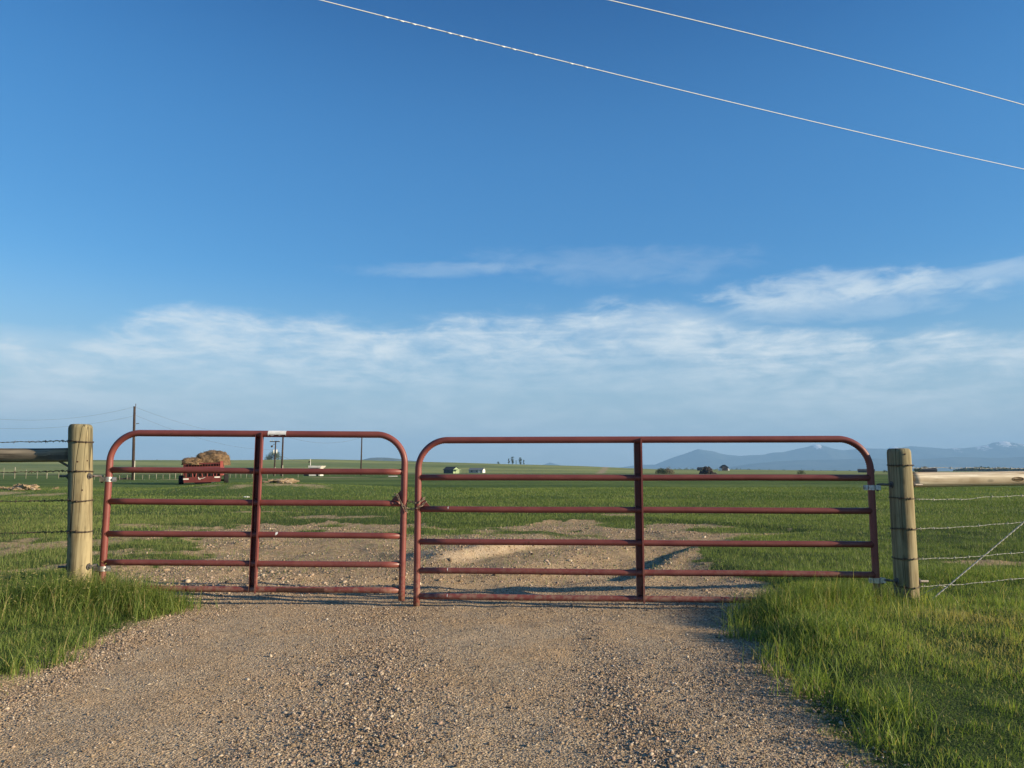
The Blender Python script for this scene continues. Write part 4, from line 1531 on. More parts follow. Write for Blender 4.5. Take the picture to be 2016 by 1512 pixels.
# ---------------------------------------------------------------- overhead cables
def cable(px_pts, zlev, r, label, knobs=None):
    W = []
    for px, py in px_pts:
        rr = ray(px, py)
        t = (zlev - CAM_H) / rr[2]
        W.append(Vector((rr[0] * t, rr[1] * t, zlev)))
    # a straight run in plan; heights re-read so that the sag follows the photo
    A, B = W[0], W[-1]
    d = (B - A)
    n_ = Vector((-d.y, d.x, 0)).normalized()
    P = []
    for px, py in px_pts:
        rr = Vector(ray(px, py))
        o = Vector((0, 0, CAM_H))
        t = (A - o).dot(n_) / rr.dot(n_)
        P.append(o + rr * t)
    # parabola through the samples
    L = d.length
    ss_ = np.array([(p - A).dot(d) / L for p in P])
    zz_ = np.array([p.z for p in P])
    co = np.polyfit(ss_, zz_, 2)
    root = empty('power_cable', (A.x, A.y, 0), 0, label, 'cable', 'overhead cables crossing the sky')
    pts = []
    for s_ in np.arange(-14, L + 22, 0.5):
        q = A + d.normalized() * s_
        pts.append(Vector((q.x - A.x, q.y - A.y, np.polyval(co, s_))))
    mb = MB().tube(pts, r, 8)
    if knobs:
        for s_ in knobs:
            q = d.normalized() * s_
            z_ = np.polyval(co, s_)
            mb.tube([(q.x, q.y, z_ - 0.004), (q.x + d.normalized().x * 0.09, q.y + d.normalized().y * 0.09, z_ - 0.006)], r * 1.3, 8)
    mb.build('conductor', M_CABLE, root, smooth=True)


cable([(640, 0), (760, 32), (950, 85), (1240, 155), (1500, 214), (1750, 272), (2016, 334)], 8.2, 0.0072, 'lower of two white overhead cables crossing the sky, lumpy at its upper end',
      [0.9, 1.15, 1.35, 1.6, 1.95, 2.15, 2.4, 2.9, 3.1, 3.5, 4.2, 4.5])
cable([(1198, 0), (1400, 48), (1650, 108), (1850, 163), (2016, 206)], 8.2, 0.0072, 'upper smooth white overhead cable near the corner of the sky')


# ---------------------------------------------------------------- utility poles beyond
def pole(px, D, top_py, label, r=0.16, name='utility_pole', guard=True, extra=None, pale_side=1):
    X = (px - 1008) / F * D
    zb = tz(X, D) - 0.1
    ztop = at(px, top_py, D).z
    root = empty(name, (X, D, zb), 0, label, 'pole', 'poles in the pasture')
    H = ztop - zb
    xt = at(px, top_py, D).x - X
    MB().tube([(0, 0, 0), (xt * 0.5, 0, H / 2), (xt, 0, H)], [r, r * 0.9, r * 0.75], 12).build('shaft', M_POLE, root, smooth=True)
    if guard:
        MB().tube([(pale_side * r * 1.05, -r * 0.5, 0), (pale_side * r * 1.05, -r * 0.5, H * 0.27)], r * 0.36, 8).build('cable_guard', M_POLE_L, root, smooth=True)
    return root, X, zb, H


poles = {}
r1, X1, zb1, H1 = pole(267.5, 80, 800, 'tallest dark pole, rising above the curved corner of the shorter gate', 0.15)
r1.rotation_euler = (0, R_(-1.0), 0)
ib = MB().tube([(0.0, 0, H1), (0.0, 0, H1 + 0.28)], 0.035, 8)
ib.build('insulator', M_POLE, r1)
ib = MB().tube([(0.1, 0, H1 - 1.85), (0.42, 0, H1 - 1.80)], 0.035, 6)
ib.build('insulator', M_POLE, r1)
r2, X2, zb2, H2 = pole(557.5, 128, 856, 'dark pole seen just beyond the white sticker on the gate', 0.17)
r3, X3, zb3, H3 = pole(712.5, 150, 860, 'thin dark pole in front of the grey distant hill', 0.15, guard=False)
r4, X4, zb4, H4 = pole(543, 127, 868, 'shorter utility pole with a crossarm and two pale transformers', 0.13)
zc = at(543, 869.5, 127).z - zb4
MB().box((-0.9, -0.06, zc - 0.06), (0.75, 0.06, zc + 0.08)).build('crossarm', M_POLE, r4)
for dx in (-0.8, -0.35, 0.6):
    MB().tube([(dx, 0, zc + 0.08), (dx, 0, zc + 0.25)], 0.05, 7).build('insulator', M_POLE_L, r4)
zt = at(543, 889, 127).z - zb4
M_TANK = simple('transformer_grey', (0.62, 0.64, 0.62), 0.5, 0.1, 4)
for dx in (-0.16, 0.32):
    MB().tube([(dx, -0.25, zt - 0.32), (dx, -0.25, zt + 0.33)], 0.15, 12).build('transformer', M_TANK, r4, smooth=True)
zt = at(537, 879, 127).z - zb4
MB().tube([(-0.55, 0, zt - 0.14), (-0.55, 0, zt + 0.16)], 0.17, 8).build('switch_box', M_POLE, r4)
MB().tube([(-0.55, 0, zt + 0.16), (0, 0, zt + 0.45)], 0.03, 6).build('bracket', M_POLE, r4)


def far_wire(a, b, sag, label, r=0.016, n=24):
    a, b = Vector(a), Vector(b)
    root = empty('power_line', a, 0, label, 'line', 'thin lines between the pasture poles')
    pts = []
    for i in range(n + 1):
        t = i / n
        p = a.lerp(b, t) - a
        p.z -= 4 * sag * t * (1 - t)
        pts.append(p)
    MB().tube(pts, r, 5).build('conductor', M_DKSTEEL, root, smooth=True)


topA = at(265, 801, 80)
topB = at(268, 818, 80)
far_wire(topA, at(-260, 770, 70), 2.0, 'highest thin line leaving the tallest pole away from the gates', 0.008)
far_wire(topB, at(-260, 805, 70), 1.6, 'second thin line leaving the tallest pole away from the gates', 0.008)
far_wire(topA, (X2, 128, zb2 + H2 - 0.1), 1.2, 'thin line from the top of the tallest pole towards the pole beyond the sticker', 0.009)
far_wire(topB, (X4, 127, at(543, 885, 127).z), 1.0, 'thin line from the tallest pole to the transformer pole', 0.009)
far_wire((X2, 128, zb2 + H2 - 0.1), (X3, 150, zb3 + H3 - 0.1), 1.2, 'thin line between the two dark poles under the top rail', 0.014)
far_wire((X2, 128, at(557, 898, 128).z), (at(617, 910, 132).x, 132, at(617, 910, 132).z), 0.4, 'short thin line dropping to the mast of the white shed', 0.014)


# ---------------------------------------------------------------- pasture fence
M_FPOST = simple('pale_fence_post', (0.27, 0.26, 0.19), 0.85, 0.2, 3)


def pasture_fence(specs, label, wires=(0.35, 0.65, 0.95)):
    X0 = (specs[0][0] - 1008) / F * specs[0][1]
    root = empty('pasture_fence', (X0, specs[0][1], tz(X0, specs[0][1])), 0, label, 'fence', 'post fences across the pasture')
    O = root.location.copy()
    tops = []
    for px, D, h, w_ in specs:
        X = (px - 1008) / F * D
        z = tz(X, D)
        tlt = random.uniform(-0.03, 0.03)
        MB().tube([(X - O.x, D - O.y, z - O.z - 0.1), (X - O.x + tlt * h, D - O.y, z - O.z + h)], [w_ * 0.65, w_ * 0.6], 8).build('post', M_FPOST, root, smooth=True)
        tops.append((X - O.x, D - O.y, z - O.z, h))
    for f in wires:
        MB().tube([(a, b, c + h * f) for a, b, c, h in tops], 0.006, 4).build('wire', M_DKSTEEL, root)
    return root


pasture_fence([(-60, 90, 1.25, 0.05), (-34, 90, 1.25, 0.05), (-10, 91, 1.25, 0.05), (14, 91, 1.3, 0.055), (36, 92, 1.38, 0.09), (58, 92, 1.1, 0.055), (80, 92, 0.95, 0.05), (99, 92, 0.95, 0.09), (122, 92, 0.8, 0.05)],
              'pasture fence with tall pale posts seen under the grey log')
pasture_fence([(x_, 84, h_, w_) for x_, h_, w_ in ((183, .5, .04), (192, .55, .04), (212, .5, .04), (226, .5, .04), (241, .5, .05), (256, .5, .05), (286, .5, .045), (299, .5, .045), (313, .6, .055), (326, .5, .045), (339, .6, .06), (350, .85, .075), (362, .8, .05))],
              'pasture fence with short pale posts between the dark pole and the red wagon')
pasture_fence([(x_, 100, h_, 0.05) for x_, h_ in ((449, .75), (457, .6), (468, .65), (478, .7), (489, .6), (500, .6), (516, .55), (530, .5), (560, .5), (590, .5))],
              'faint pasture fence between the red wagon and the transformer pole')
pasture_fence([(x_, 140, 0.8, 0.05) for x_ in (640, 652, 664, 676, 690, 702, 724, 738, 752, 766, 780)], 'faint pasture fence beyond the white shed', (0.5, 0.9))
# brace on the tall section
X_ = (99 - 1008) / F * 92

# ---------------------------------------------------------------- red feed wagon with bale
M_WRED = simple('wagon_red', (0.125, 0.029, 0.025), 0.5, 0.2, 2)
M_WRED2 = simple('wagon_red_sunlit', (0.34, 0.08, 0.065), 0.6, 0.15, 2)  # sunlight on the side wall put into a paler red; tines share it
M_TYRE = simple('tyre_rubber', (0.022, 0.022, 0.022), 0.85, 0.2, 8)
M_HAY = simple('hay_brown', (0.155, 0.102, 0.055), 0.95, 0.45, 3.5, bump=1.0, bscale=14)
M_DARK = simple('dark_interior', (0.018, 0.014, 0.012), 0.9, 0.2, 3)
M_OFFW = simple('off_white_paint', (0.70, 0.68, 0.62), 0.6, 0.12, 3)
DW = 57.0
SW = DW / F          # metres per photo pixel at the wagon
XW = (403 - 1008) * SW
ZW = tz(XW, DW)
wagon = empty('feed_wagon', (XW, DW, ZW), 0, 'red hay-feeding wagon loaded with a brown bale in the pasture', 'wagon')
wagon.rotation_euler = (0, R_(-1.6), R_(19.5))


def wz(py):
    return at(403, py, DW).z - ZW


def wx(px):
    return (px - 403) * SW * 0.93


xl, xr = wx(366), wx(440)
b = MB()
b.prism([(xl + 0.06, wz(948.5)), (xr - 0.02, wz(948.5)), (xr + 0.05, wz(937.6)), (xl, wz(939.2))], -0.06, 0.02)
b.box((xl + 0.05, -0.09, wz(949.5)), (xr - 0.05, -0.06, wz(947.6)))
panel = b.build('tail_panel', M_WRED, wagon)
for a_, c_ in ((366.5, 377), (427, 438)):
    y_ = 942.2 if a_ < 400 else 940.2
    MB().box((wx(a_), -0.072, wz(y_ + 1.3)), (wx(c_), -0.062, wz(y_ - 1.3))).build('reflector_plate', M_OFFW, panel)
sw = MB()
sw.tube([(wx(395.5), -0.075, wz(939)), (wx(396.5), -0.075, wz(943.2)), (wx(399), -0.075, wz(944.2)), (wx(400), -0.075, wz(942)), (wx(398), -0.075, wz(941.5)), (wx(397), -0.075, wz(943))], 0.022, 5)
sw.tube([(wx(400), -0.075, wz(942)), (wx(403), -0.075, wz(941.8)), (wx(406), -0.075, wz(941)), (wx(409), -0.075, wz(939.8))], 0.018, 5)
sw.build('script_mark', M_OFFW, panel)
# tub: floor, side walls, slatted tail
t_ = MB()
t_.box((xl + 0.02, 0.02, wz(941)), (xr - 0.02, 4.4, wz(939.6)))
t_.box((xl, 0.0, wz(936)), (xl + 0.07, 4.4, wz(911.5)))
t_.box((xl + 0.07, 4.33, wz(936)), (xr - 0.07, 4.4, wz(912)))
t_.build('tub', M_WRED, wagon)
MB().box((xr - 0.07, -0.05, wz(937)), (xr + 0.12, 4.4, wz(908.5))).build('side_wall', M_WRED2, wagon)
s_ = MB()
s_.box((xl + 0.07, -0.03, wz(913.6)), (xr - 0.07, 0.03, wz(911.2)))
s_.box((xl + 0.07, -0.03, wz(922.5)), (xr - 0.07, 0.03, wz(918.2)))
s_.build('tail_frame', M_WRED, wagon)
n_sl = 13
for i in range(n_sl):
    xx_ = xl + 0.07 + (xr - xl - 0.14) * (i + 0.5) / n_sl
    MB().box((xx_ - 0.018, -0.022, wz(918.2)), (xx_ + 0.018, 0.022, wz(913.6))).build('slat', M_WRED, wagon)
for i in range(7):
    xx_ = xl + 0.07 + (xr - xl - 0.14) * (i + 0.5) / 7 + random.uniform(-0.06, 0.06)
    MB().tube([(xx_ - random.uniform(-0.12, 0.12), -0.0, wz(939.4)), (xx_, -0.02, wz(929)), (xx_ + random.uniform(-0.1, 0.1), 0.0, wz(922.5))], 0.028, 6).build('tine', M_WRED2, wagon)
MB().box((xl + 0.08, 0.35, wz(939.5)), (xr - 0.08, 0.40, wz(914))).build('interior_shade', M_DARK, wagon)  # near-black sheet standing in for the shade inside the tub
ax = MB().tube([(wx(360), 1.6, wz(947)), (wx(449), 1.6, wz(947))], 0.07, 8)
ax.box((wx(388), 0.05, wz(951.5)), (wx(420), 1.2, wz(948.5)))
ax.build('axle', M_DARK, wagon)
for px_c, sx in ((359.5, -1), (449.5, 1)):
    wv = MB()
    xc = wx(px_c)
    R0 = 0.38
    prof = [(-0.17, 0.20), (-0.17, 0.33), (-0.13, R0), (0.13, R0), (0.17, 0.33), (0.17, 0.20)]
    n = 32
    vs, fs = [], []
    for k in range(n):
        a = 2 * math.pi * k / n
        for px_, rr in prof:
            vs.append((xc + px_, 1.6 + rr * math.cos(a), R0 - 0.03 + rr * math.sin(a)))
    for k in range(n):
        j = (k + 1) % n
        for q in range(5):
            fs.append((k * 6 + q, k * 6 + q + 1, j * 6 + q + 1, j * 6 + q))
    wv.add(vs, fs)
    wh = empty('wheel', (0, 0, 0))
    wh.parent = wagon
    wv.build('tyre', M_TYRE, wh, smooth=False)
    MB().tube([(xc - 0.12, 1.6, R0 - 0.03), (xc + 0.12, 1.6, R0 - 0.03)], 0.205, 20).build('rim', M_OFFW, wh)


def lump(name, cx, cy_, cz, rx, ry, rz_, mat, label, cat, seed, flat=0.0, parent=None, det=5, amp=0.22, strands=0, mound=False):
    """a ragged heap: a displaced ball with its underside cut flat; strands adds loose stalks"""
    import bmesh
    bm = bmesh.new()
    bmesh.ops.create_icosphere(bm, subdivisions=det, radius=1)
    from mathutils import noise as mn
    for v in bm.verts:
        p = v.co.copy()
        k = 1 + amp * mn.fractal(p * 1.4 + Vector((seed * 3.1, 0, 0)), 1.0, 2.0, 4)
        p = Vector((math.copysign(abs(p.x) ** 0.8, p.x), p.y, math.copysign(abs(p.z) ** 0.75, p.z))) * k
        q_ = mn.fractal(p * 4.5 + Vector((0, seed * 2.3, 0)), 1.0, 2.0, 3) if mound else 0.0
        v.co = Vector((p.x * rx, p.y * ry, max(p.z * (1 + 0.5 * q_), flat) * rz_))
    rs = np.random.default_rng(seed)
    if strands:
        bm.verts.ensure_lookup_table()
        base = [v.co.copy() for v in bm.verts if v.co.z > flat * rz_ + 1e-3]
        for _ in range(strands):
            c = base[rs.integers(len(base))]
            d = Vector(rs.normal(0, 1, 3)).normalized()
            L = rs.uniform(0.05, 0.16)
            w_ = Vector(rs.normal(0, 1, 3)).normalized() * 0.012
            vs = [bm.verts.new(c - w_), bm.verts.new(c + w_), bm.verts.new(c + d * L + c.normalized() * 0.04)]
            bm.faces.new(vs)
    me = bpy.data.meshes.new(name)
    bm.to_mesh(me)
    bm.free()
    me.materials.append(mat)
    o = bpy.data.objects.new(name, me)
    COL.objects.link(o)
    o.location = (cx, cy_, cz)
    if label:
        tag(o, label, cat)
    return o


zb_ = ZW + wz(911.5)
lump('hay_bale', XW + wx(415) * 0.94 - 0.35, DW + 1.7, zb_ - 0.05, 1.24, 1.2, 1.02, M_HAY, 'large slumped brown hay bale riding on top of the red wagon', 'bale', 5, flat=-0.1, strands=900, amp=0.16)
lump('loose_hay', XW + wx(384) - 0.2, DW + 0.5, zb_ - 0.1, 0.82, 0.9, 0.42, M_HAY, 'low heap of loose hay spilling over the red wagon beside the bale', 'hay', 11, flat=-0.1, strands=900, amp=0.3)

# ---------------------------------------------------------------- small pasture things
M_SOIL = simple('pale_soil', (0.27, 0.20, 0.12), 0.95, 0.3, 3, bump=0.8, bscale=10)
M_SOILD = simple('dark_soil', (0.05, 0.042, 0.035), 0.95, 0.3, 3, bump=0.8, bscale=6)
M_ROCK = simple('field_stone', (0.33, 0.26, 0.18), 0.9, 0.3, 4, bump=0.6, bscale=12)


def heap(px, py, wpx, hpx, mat, label, cat, name, D=None, seed=1, rocks=0, ry=None, amp=0.75):
    X, Y = ground_at(px, py)
    if D:
        Y = D
        X = (px - 1008) / F * D
    s_ = Y / F
    z = tz(X, Y)
    root = empty(name, (X, Y, z), 0, label, cat)
    o = lump('mound', 0, 0, 0, wpx / 2 * s_, ry or wpx / 2 * s_ * 0.8, hpx * s_, mat, None, None, seed, flat=-0.05, det=5, amp=amp, mound=amp > 0.5)
    o.parent = root
    rs = np.random.default_rng(seed + 50)
    for k in range(rocks):
        r_ = rs.uniform(0.05, 0.15) * min(1.0, hpx * s_ / 0.3)
        a = rs.uniform(0, 1, 2)
        xx_ = (a[0] - 0.5) * wpx * s_ * 0.95
        zz_ = hpx * s_ * max(0.0, 1 - (2 * xx_ / (wpx * s_)) ** 2) * rs.uniform(0.3, 0.9)
        o = lump('stone', xx_, -rs.uniform(0.0, 0.4), zz_, r_ * 1.2, r_, r_ * 0.8, M_ROCK, None, None, int(seed * 7 + k), flat=-0.8, det=2, amp=0.4)
        o.parent = root
    return root


heap(52, 969, 46, 8, M_SOIL, 'heap of pale rocks and soil seen between the fence wires', 'rubble heap', 'rubble_heap', seed=2, rocks=46)
heap(8, 968, 26, 3, M_SOIL, 'low spread of pale soil beside the heap of rocks', 'soil heap', 'soil_heap', seed=3, rocks=3)
heap(110, 966, 12, 4, M_SOIL, 'small pale soil heap beside the sunlit post', 'soil heap', 'soil_heap', seed=4, rocks=3)
heap(552, 967, 52, 6, M_SOIL, 'crumbling pale dirt bank behind the upright of the shorter gate', 'dirt bank', 'dirt_bank', seed=6, ry=0.7, rocks=26)
heap(485, 982, 12, 2.2, simple('chalk_white', (0.78, 0.76, 0.70), 0.8, 0.06, 5), 'flat white rock lying in the grass', 'rock', 'white_rock', seed=7, amp=0.2)
heap(253, 942, 20, 2.8, M_SOILD, 'longer low dark earth bank at the foot of the tallest pole', 'earth bank', 'earth_bank', D=86, seed=8)
heap(231, 941, 11, 2.6, M_SOILD, 'shorter low dark earth bank beyond the hinge of the shorter gate', 'earth bank', 'earth_bank', D=86, seed=9)
heap(1391, 932, 28, 8.5, M_SOILD, 'black heap standing on the field under the distant mountain', 'heap', 'black_heap', D=240, seed=12)


# ---------------------------------------------------------------- far buildings
def house(px0, px1, D, wall_h, roof_h, ry, mat_wall, mat_roof, label, gable_right=None, name='farmhouse', depth=6.0, windows=(), door=None, mat_end=None, cat='house', base_py=None, porch=None, rot=0.0):
    X0, X1 = (px0 - 1008) / F * D, (px1 - 1008) / F * D
    W = X1 - X0
    Xc = (X0 + X1) / 2
    z = tz(Xc, D)
    if base_py:
        z = max(at(px0, base_py, D).z, z - 0.3)
    root = empty(name, (Xc, D, z), rot, label, cat)
    MB().box((-W / 2, 0, -0.3), (W / 2, depth, wall_h)).build('wall', mat_wall, root)
    if mat_end:
        MB().prism([(0.02, -0.25), (depth - 0.02, -0.25), (depth - 0.02, wall_h), (depth / 2, wall_h + roof_h * 0.9), (0.02, wall_h)], W / 2, W / 2 + 0.06, 'x').build('gable_wall', mat_end, root)
    else:
        MB().prism([(0.02, wall_h), (depth - 0.02, wall_h), (depth / 2, wall_h + roof_h * 0.92)], W / 2 - 0.1, W / 2, 'x').build('gable_wall', mat_wall, root)
    rf = MB().prism([(-0.4, wall_h - 0.15), (depth / 2, wall_h + roof_h), (depth + 0.4, wall_h - 0.15), (depth + 0.4, wall_h + 0.0), (depth / 2, wall_h + roof_h + 0.18), (-0.4, wall_h + 0.02)], -W / 2 - 0.3, W / 2 + 0.3, 'x')
    rf.build('roof', mat_roof, root)
    for (x_, w_, z0, z1) in windows:
        MB().box((-W / 2 + x_, -0.05, z0), (-W / 2 + x_ + w_, -0.004, z1)).build('window', M_GLASSD, root)
    if door:
        MB().box((-W / 2 + door, -0.05, -0.1), (-W / 2 + door + 1.0, -0.004, 2.05)).build('door', M_OFFW, root)
    if porch:
        p = MB()
        p.box((W / 2 + 0.06, 0.5, wall_h - 0.15), (W / 2 + porch, 3.5, wall_h + 0.05))
        p.tube([(W / 2 + porch - 0.15, 0.65, -0.3), (W / 2 + porch - 0.15, 0.65, wall_h - 0.15)], 0.12, 6)
        p.tube([(W / 2 + porch - 0.15, 3.35, -0.3), (W / 2 + porch - 0.15, 3.35, wall_h - 0.15)], 0.12, 6)
        p.build('porch', mat_end or mat_wall, root)
    return root


M_GLASSD = simple('dark_window', (0.03, 0.035, 0.04), 0.2, 0.1, 2)
M_GREENW = simple('lime_siding', (0.27, 0.36, 0.20), 0.7, 0.1, 1)
M_GREEND = simple('shaded_green_siding', (0.045, 0.055, 0.05), 0.8, 0.15, 1)  # shaded copy of the lime siding: the long wall's shade is in the colour
M_ROOFD = simple('dark_shingles', (0.030, 0.034, 0.038), 0.9, 0.2, 1)
M_ROOFG = simple('grey_metal_roof', (0.14, 0.155, 0.16), 0.6, 0.15, 1)
M_WHITEW = simple('white_siding', (0.72, 0.72, 0.68), 0.7, 0.08, 1)
M_GREYW = simple('grey_siding', (0.30, 0.31, 0.30), 0.8, 0.1, 1)
M_BARN = simple('dark_barn_board', (0.055, 0.045, 0.045), 0.85, 0.25, 1)

house(872, 895, 440, 2.2, 1.5, 0, M_GREEND, M_ROOFD, 'lime green house with a dark roof and a porch at the foot of the hill', windows=((2.6, 1.6, 0.9, 1.7),), mat_end=M_GREENW, porch=3.2, rot=R_(-32))
house(923, 951, 500, 1.8, 1.3, 0, M_GREYW, M_ROOFG, 'low grey-roofed house with a bright white gable beside the lime green one', windows=((1.5, 1.0, 0.7, 1.4), (5.0, 0.8, 0.7, 1.4)), door=6.4, mat_end=M_WHITEW, rot=R_(-14))
house(1370, 1381, 700, 1.9, 1.1, 0, M_BARN, M_ROOFD, 'dark-roofed low building joined by white walls under the highest blue peak', mat_end=M_WHITEW, windows=((1.2, 0.8, 0.6, 1.3),), rot=R_(-30))
r_ = empty('gabled_barn', ((1425 - 1008) / F * 700, 700, tz((1425 - 1008) / F * 700, 700)), 0, 'dark gable-fronted barn with white lean-to wings', 'barn')
MB().prism([(-2.6, -0.3), (2.6, -0.3), (2.6, 3.0), (0, 5.0), (-2.6, 3.0)], 0, 8).build('wall', M_BARN, r_)
MB().prism([(-3.2, 2.7), (0, 5.05), (3.2, 2.7), (3.2, 3.05), (0, 5.4), (-3.2, 3.05)], -0.5, 8.4).build('roof', M_ROOFD, r_)
MB().box((-1.2, -0.06, 0), (1.2, -0.004, 2.6)).build('door', M_DARK, r_)
for sx in (-1, 1):
    MB().prism([(sx * 2.6, -0.3), (sx * 4.2, -0.3), (sx * 4.2, 1.3), (sx * 2.6, 2.3)], 0.6, 7.5).build('lean_to', M_WHITEW, r_)
house(1687, 1716, 560, 1.5, 1.0, 0, M_BARN, M_ROOFD, 'low dark-roofed white farm building partly behind the hinge stile of the longer gate', windows=(), mat_end=M_WHITEW, rot=R_(-20))
house(1809, 1838, 430, 1.9, 1.2, 0, M_BARN, M_ROOFD, 'long dark barn seen just above the pale log', windows=(), mat_end=M_GREYW, rot=R_(-12), name='long_barn', cat='barn')

# white shed with mast
DS = 131.0
XS = (618 - 1008) / F * DS
zs_ = tz(XS, DS)
shed = empty('white_shed', (XS, DS, zs_), 0, 'small white shed with a slab roof, mast and dark tank in the pasture', 'shed')
sx_ = DS / F


def sh(px, py=None):
    return (px - 618) * sx_


def shz(py):
    return at(618, py, DS).z - zs_


MB().box((sh(611), 0, -0.2), (sh(633), 2.2, shz(920.5))).build('wall', M_OFFW, shed)
MB().box((sh(625.5), -0.03, 0.0), (sh(630), -0.004, shz(926))).build('door', M_DARK, shed)
MB().prism([(sh(610.5), shz(920.8)), (sh(634), shz(920.8)), (sh(637), shz(917)), (sh(610.5), shz(916.6))], -0.5, 2.6).build('roof', M_OFFW, shed)
MB().tube([(sh(612.5), 0.3, shz(917)), (sh(612), 0.3, shz(903.5))], 0.05, 6).build('mast', M_OFFW, shed)
MB().tube([(sh(610), 0.3, shz(911)), (sh(610), 0.3, shz(907.5))], 0.10, 7).build('meter_box', M_DARK, shed)
MB().box((sh(600), 0.3, -0.2), (sh(610.5), 1.6, shz(932.5))).build('tank', simple('dark_green_tank', (0.03, 0.05, 0.05), 0.6, 0.1, 2), shed)
# white plank by the gate corner in the distance
w_ = empty('trough', ((774 - 1008) / F * 118, 118, tz((774 - 1008) / F * 118, 118)), 0, 'long low white trough lying in the grass near the latch of the shorter gate', 'trough')
MB().box((-0.55, -0.2, -0.05), (0.75, 0.2, 0.12)).build('basin', M_OFFW, w_)
MB().box((-0.48, -0.13, 0.121), (0.68, 0.13, 0.126)).build('water_surface', M_GLASSD, w_)


# ---------------------------------------------------------------- trees and bushes far off
def leaf_mat(name, lo, hi):
    m, nt, b, o = new_mat(name)
    geo = nt.node('ShaderNodeNewGeometry')
    n = nt.noise(geo.outputs['Position'], 0.9, 4, 0.7)
    nt.l.new(nt.mix(nt.ss(n, 0.35, 0.65), lo, hi), b.inputs['Base Color'])
    b.inputs['Roughness'].default_value = 0.8
    b.inputs['Specular IOR Level'].default_value = 0.1
    return m


M_LEAFD = leaf_mat('dark_foliage', (0.022, 0.040, 0.018), (0.055, 0.080, 0.030))
M_LEAFG = leaf_mat('grey_green_foliage', (0.05, 0.075, 0.035), (0.11, 0.14, 0.06))
M_LEAFT = leaf_mat('tan_foliage', (0.16, 0.13, 0.07), (0.27, 0.23, 0.12))
M_BARK = simple('bark', (0.09, 0.07, 0.05), 0.9, 0.2, 1)


def tree(px, D, w, h, mat, label, shape='round', n=1500, trunk=0.25, seed=1, name='tree', group=None, leaf=None, cat='tree'):
    X = (px - 1008) / F * D
    z = tz(X, D)
    root = empty(name, (X, D, z), 0, label, cat, group)
    rs = np.random.default_rng(seed)
    th = h * trunk
    t_ = MB()
    t_.tube([(0, 0, -0.3), (rs.normal(0, 0.02) * h, 0, th), (rs.normal(0, 0.03) * h, 0, h * 0.8)], [0.035 * h, 0.028 * h, 0.006 * h], 8)
    for _ in range(7):
        a = rs.uniform(0, 6.28)
        z0 = rs.uniform(th * 0.7, h * 0.6)
        l_ = w * rs.uniform(0.25, 0.45)
        t_.tube([(0, 0, z0), (math.cos(a) * l_ * 0.5, math.sin(a) * l_ * 0.5, z0 + l_ * 0.5), (math.cos(a) * l_, math.sin(a) * l_, z0 + l_ * 1.0)], [0.014 * h, 0.009 * h, 0.003 * h], 5)
    t_.build('trunk', M_BARK, root)
    nc = 22
    if shape == 'round':
        u = rs.normal(0, 1, (nc, 3))
        u /= np.linalg.norm(u, axis=1)[:, None]
        rr = rs.uniform(0.35, 0.92, nc) ** 0.7
        C_ = u * rr[:, None] * np.array([w / 2, w / 2, (h - th) / 2]) * 0.85 + np.array([0, 0, th + (h - th) / 2])
        cr_ = rs.uniform(0.13, 0.24, nc) * w
    elif shape == 'low':
        u = rs.uniform(-1, 1, (nc, 3))
        C_ = np.stack([u[:, 0] * w * 0.42, u[:, 1] * w * 0.3, (1 - (u[:, 0] ** 2) * 0.7) * h * rs.uniform(0.1, 0.72, nc)], 1)
        cr_ = rs.uniform(0.22, 0.38, nc) * h
    else:
        t = rs.uniform(0, 1, nc)
        C_ = np.stack([rs.normal(0, 0.16, nc) * w, rs.normal(0, 0.16, nc) * w, th + t * (h - th) * 0.93], 1)
        cr_ = w * 0.33 * (1 - 0.5 * np.abs(t - 0.35)) * rs.uniform(0.7, 1.2, nc)
    k = rs.integers(0, nc, n)
    off = rs.normal(0, 1, (n, 3))
    off = off / np.linalg.norm(off, axis=1)[:, None] * (rs.uniform(0.3, 1, n) ** 0.5)[:, None] * cr_[k][:, None]
    P = C_[k] + off
    P[:, 2] = np.clip(P[:, 2], 0.05, h)
    s_ = (leaf or 0.028 * (w + h) / 2) * rs.uniform(0.6, 1.4, n)
    a = rs.normal(0, 1, (n, 3)); a /= np.linalg.norm(a, axis=1)[:, None]
    b_ = np.cross(a, rs.normal(0, 1, (n, 3))); b_ /= np.linalg.norm(b_, axis=1)[:, None]
    V = np.stack([P - a * s_[:, None], P + b_ * s_[:, None] * 0.6, P + a * s_[:, None], P - b_ * s_[:, None] * 0.6], 1)
    me = mesh_np('crown', V.reshape(-1, 3), [np.arange(4 * n).reshape(n, 4)], [mat])
    o = bpy.data.objects.new('crown', me)
    COL.objects.link(o)
    o.parent = root
    return root


PX = lambda px, D: px / F * D
G_P = 'tall narrow trees on the ridge'
tree(980.5, 940, PX(5, 940), PX(6, 940), M_LEAFD, 'small bushy tree standing apart from the tall trees on the ridge', 'low', seed=1, group=G_P, name='ridge_tree')
for i, (px, w, h, lab) in enumerate(((1002, 4, 12, 'slim short tree at the near-wagon end of the ridge trees'), (1009, 7, 15.5, 'tallest tree on the ridge'), (1016, 4, 8, 'thin bare-looking tree between the two big ridge trees'),
                                     (1024, 8, 13.5, 'broadest tree on the ridge'), (1031, 4, 9.5, 'slim short tree beside the broadest ridge tree'))):
    tree(px, 940, PX(w, 940), PX(h, 940), M_LEAFG if i == 2 else M_LEAFD, lab, 'tall', n=500 if i == 2 else 1600, trunk=0.12, seed=10 + i, group=G_P, name='ridge_tree')
tree(541, 940, PX(30, 940), PX(20, 940), M_LEAFG, 'bushy grey-green tree on the skyline behind the transformer pole', 'low', n=2600, trunk=0.1, seed=21, leaf=0.45)
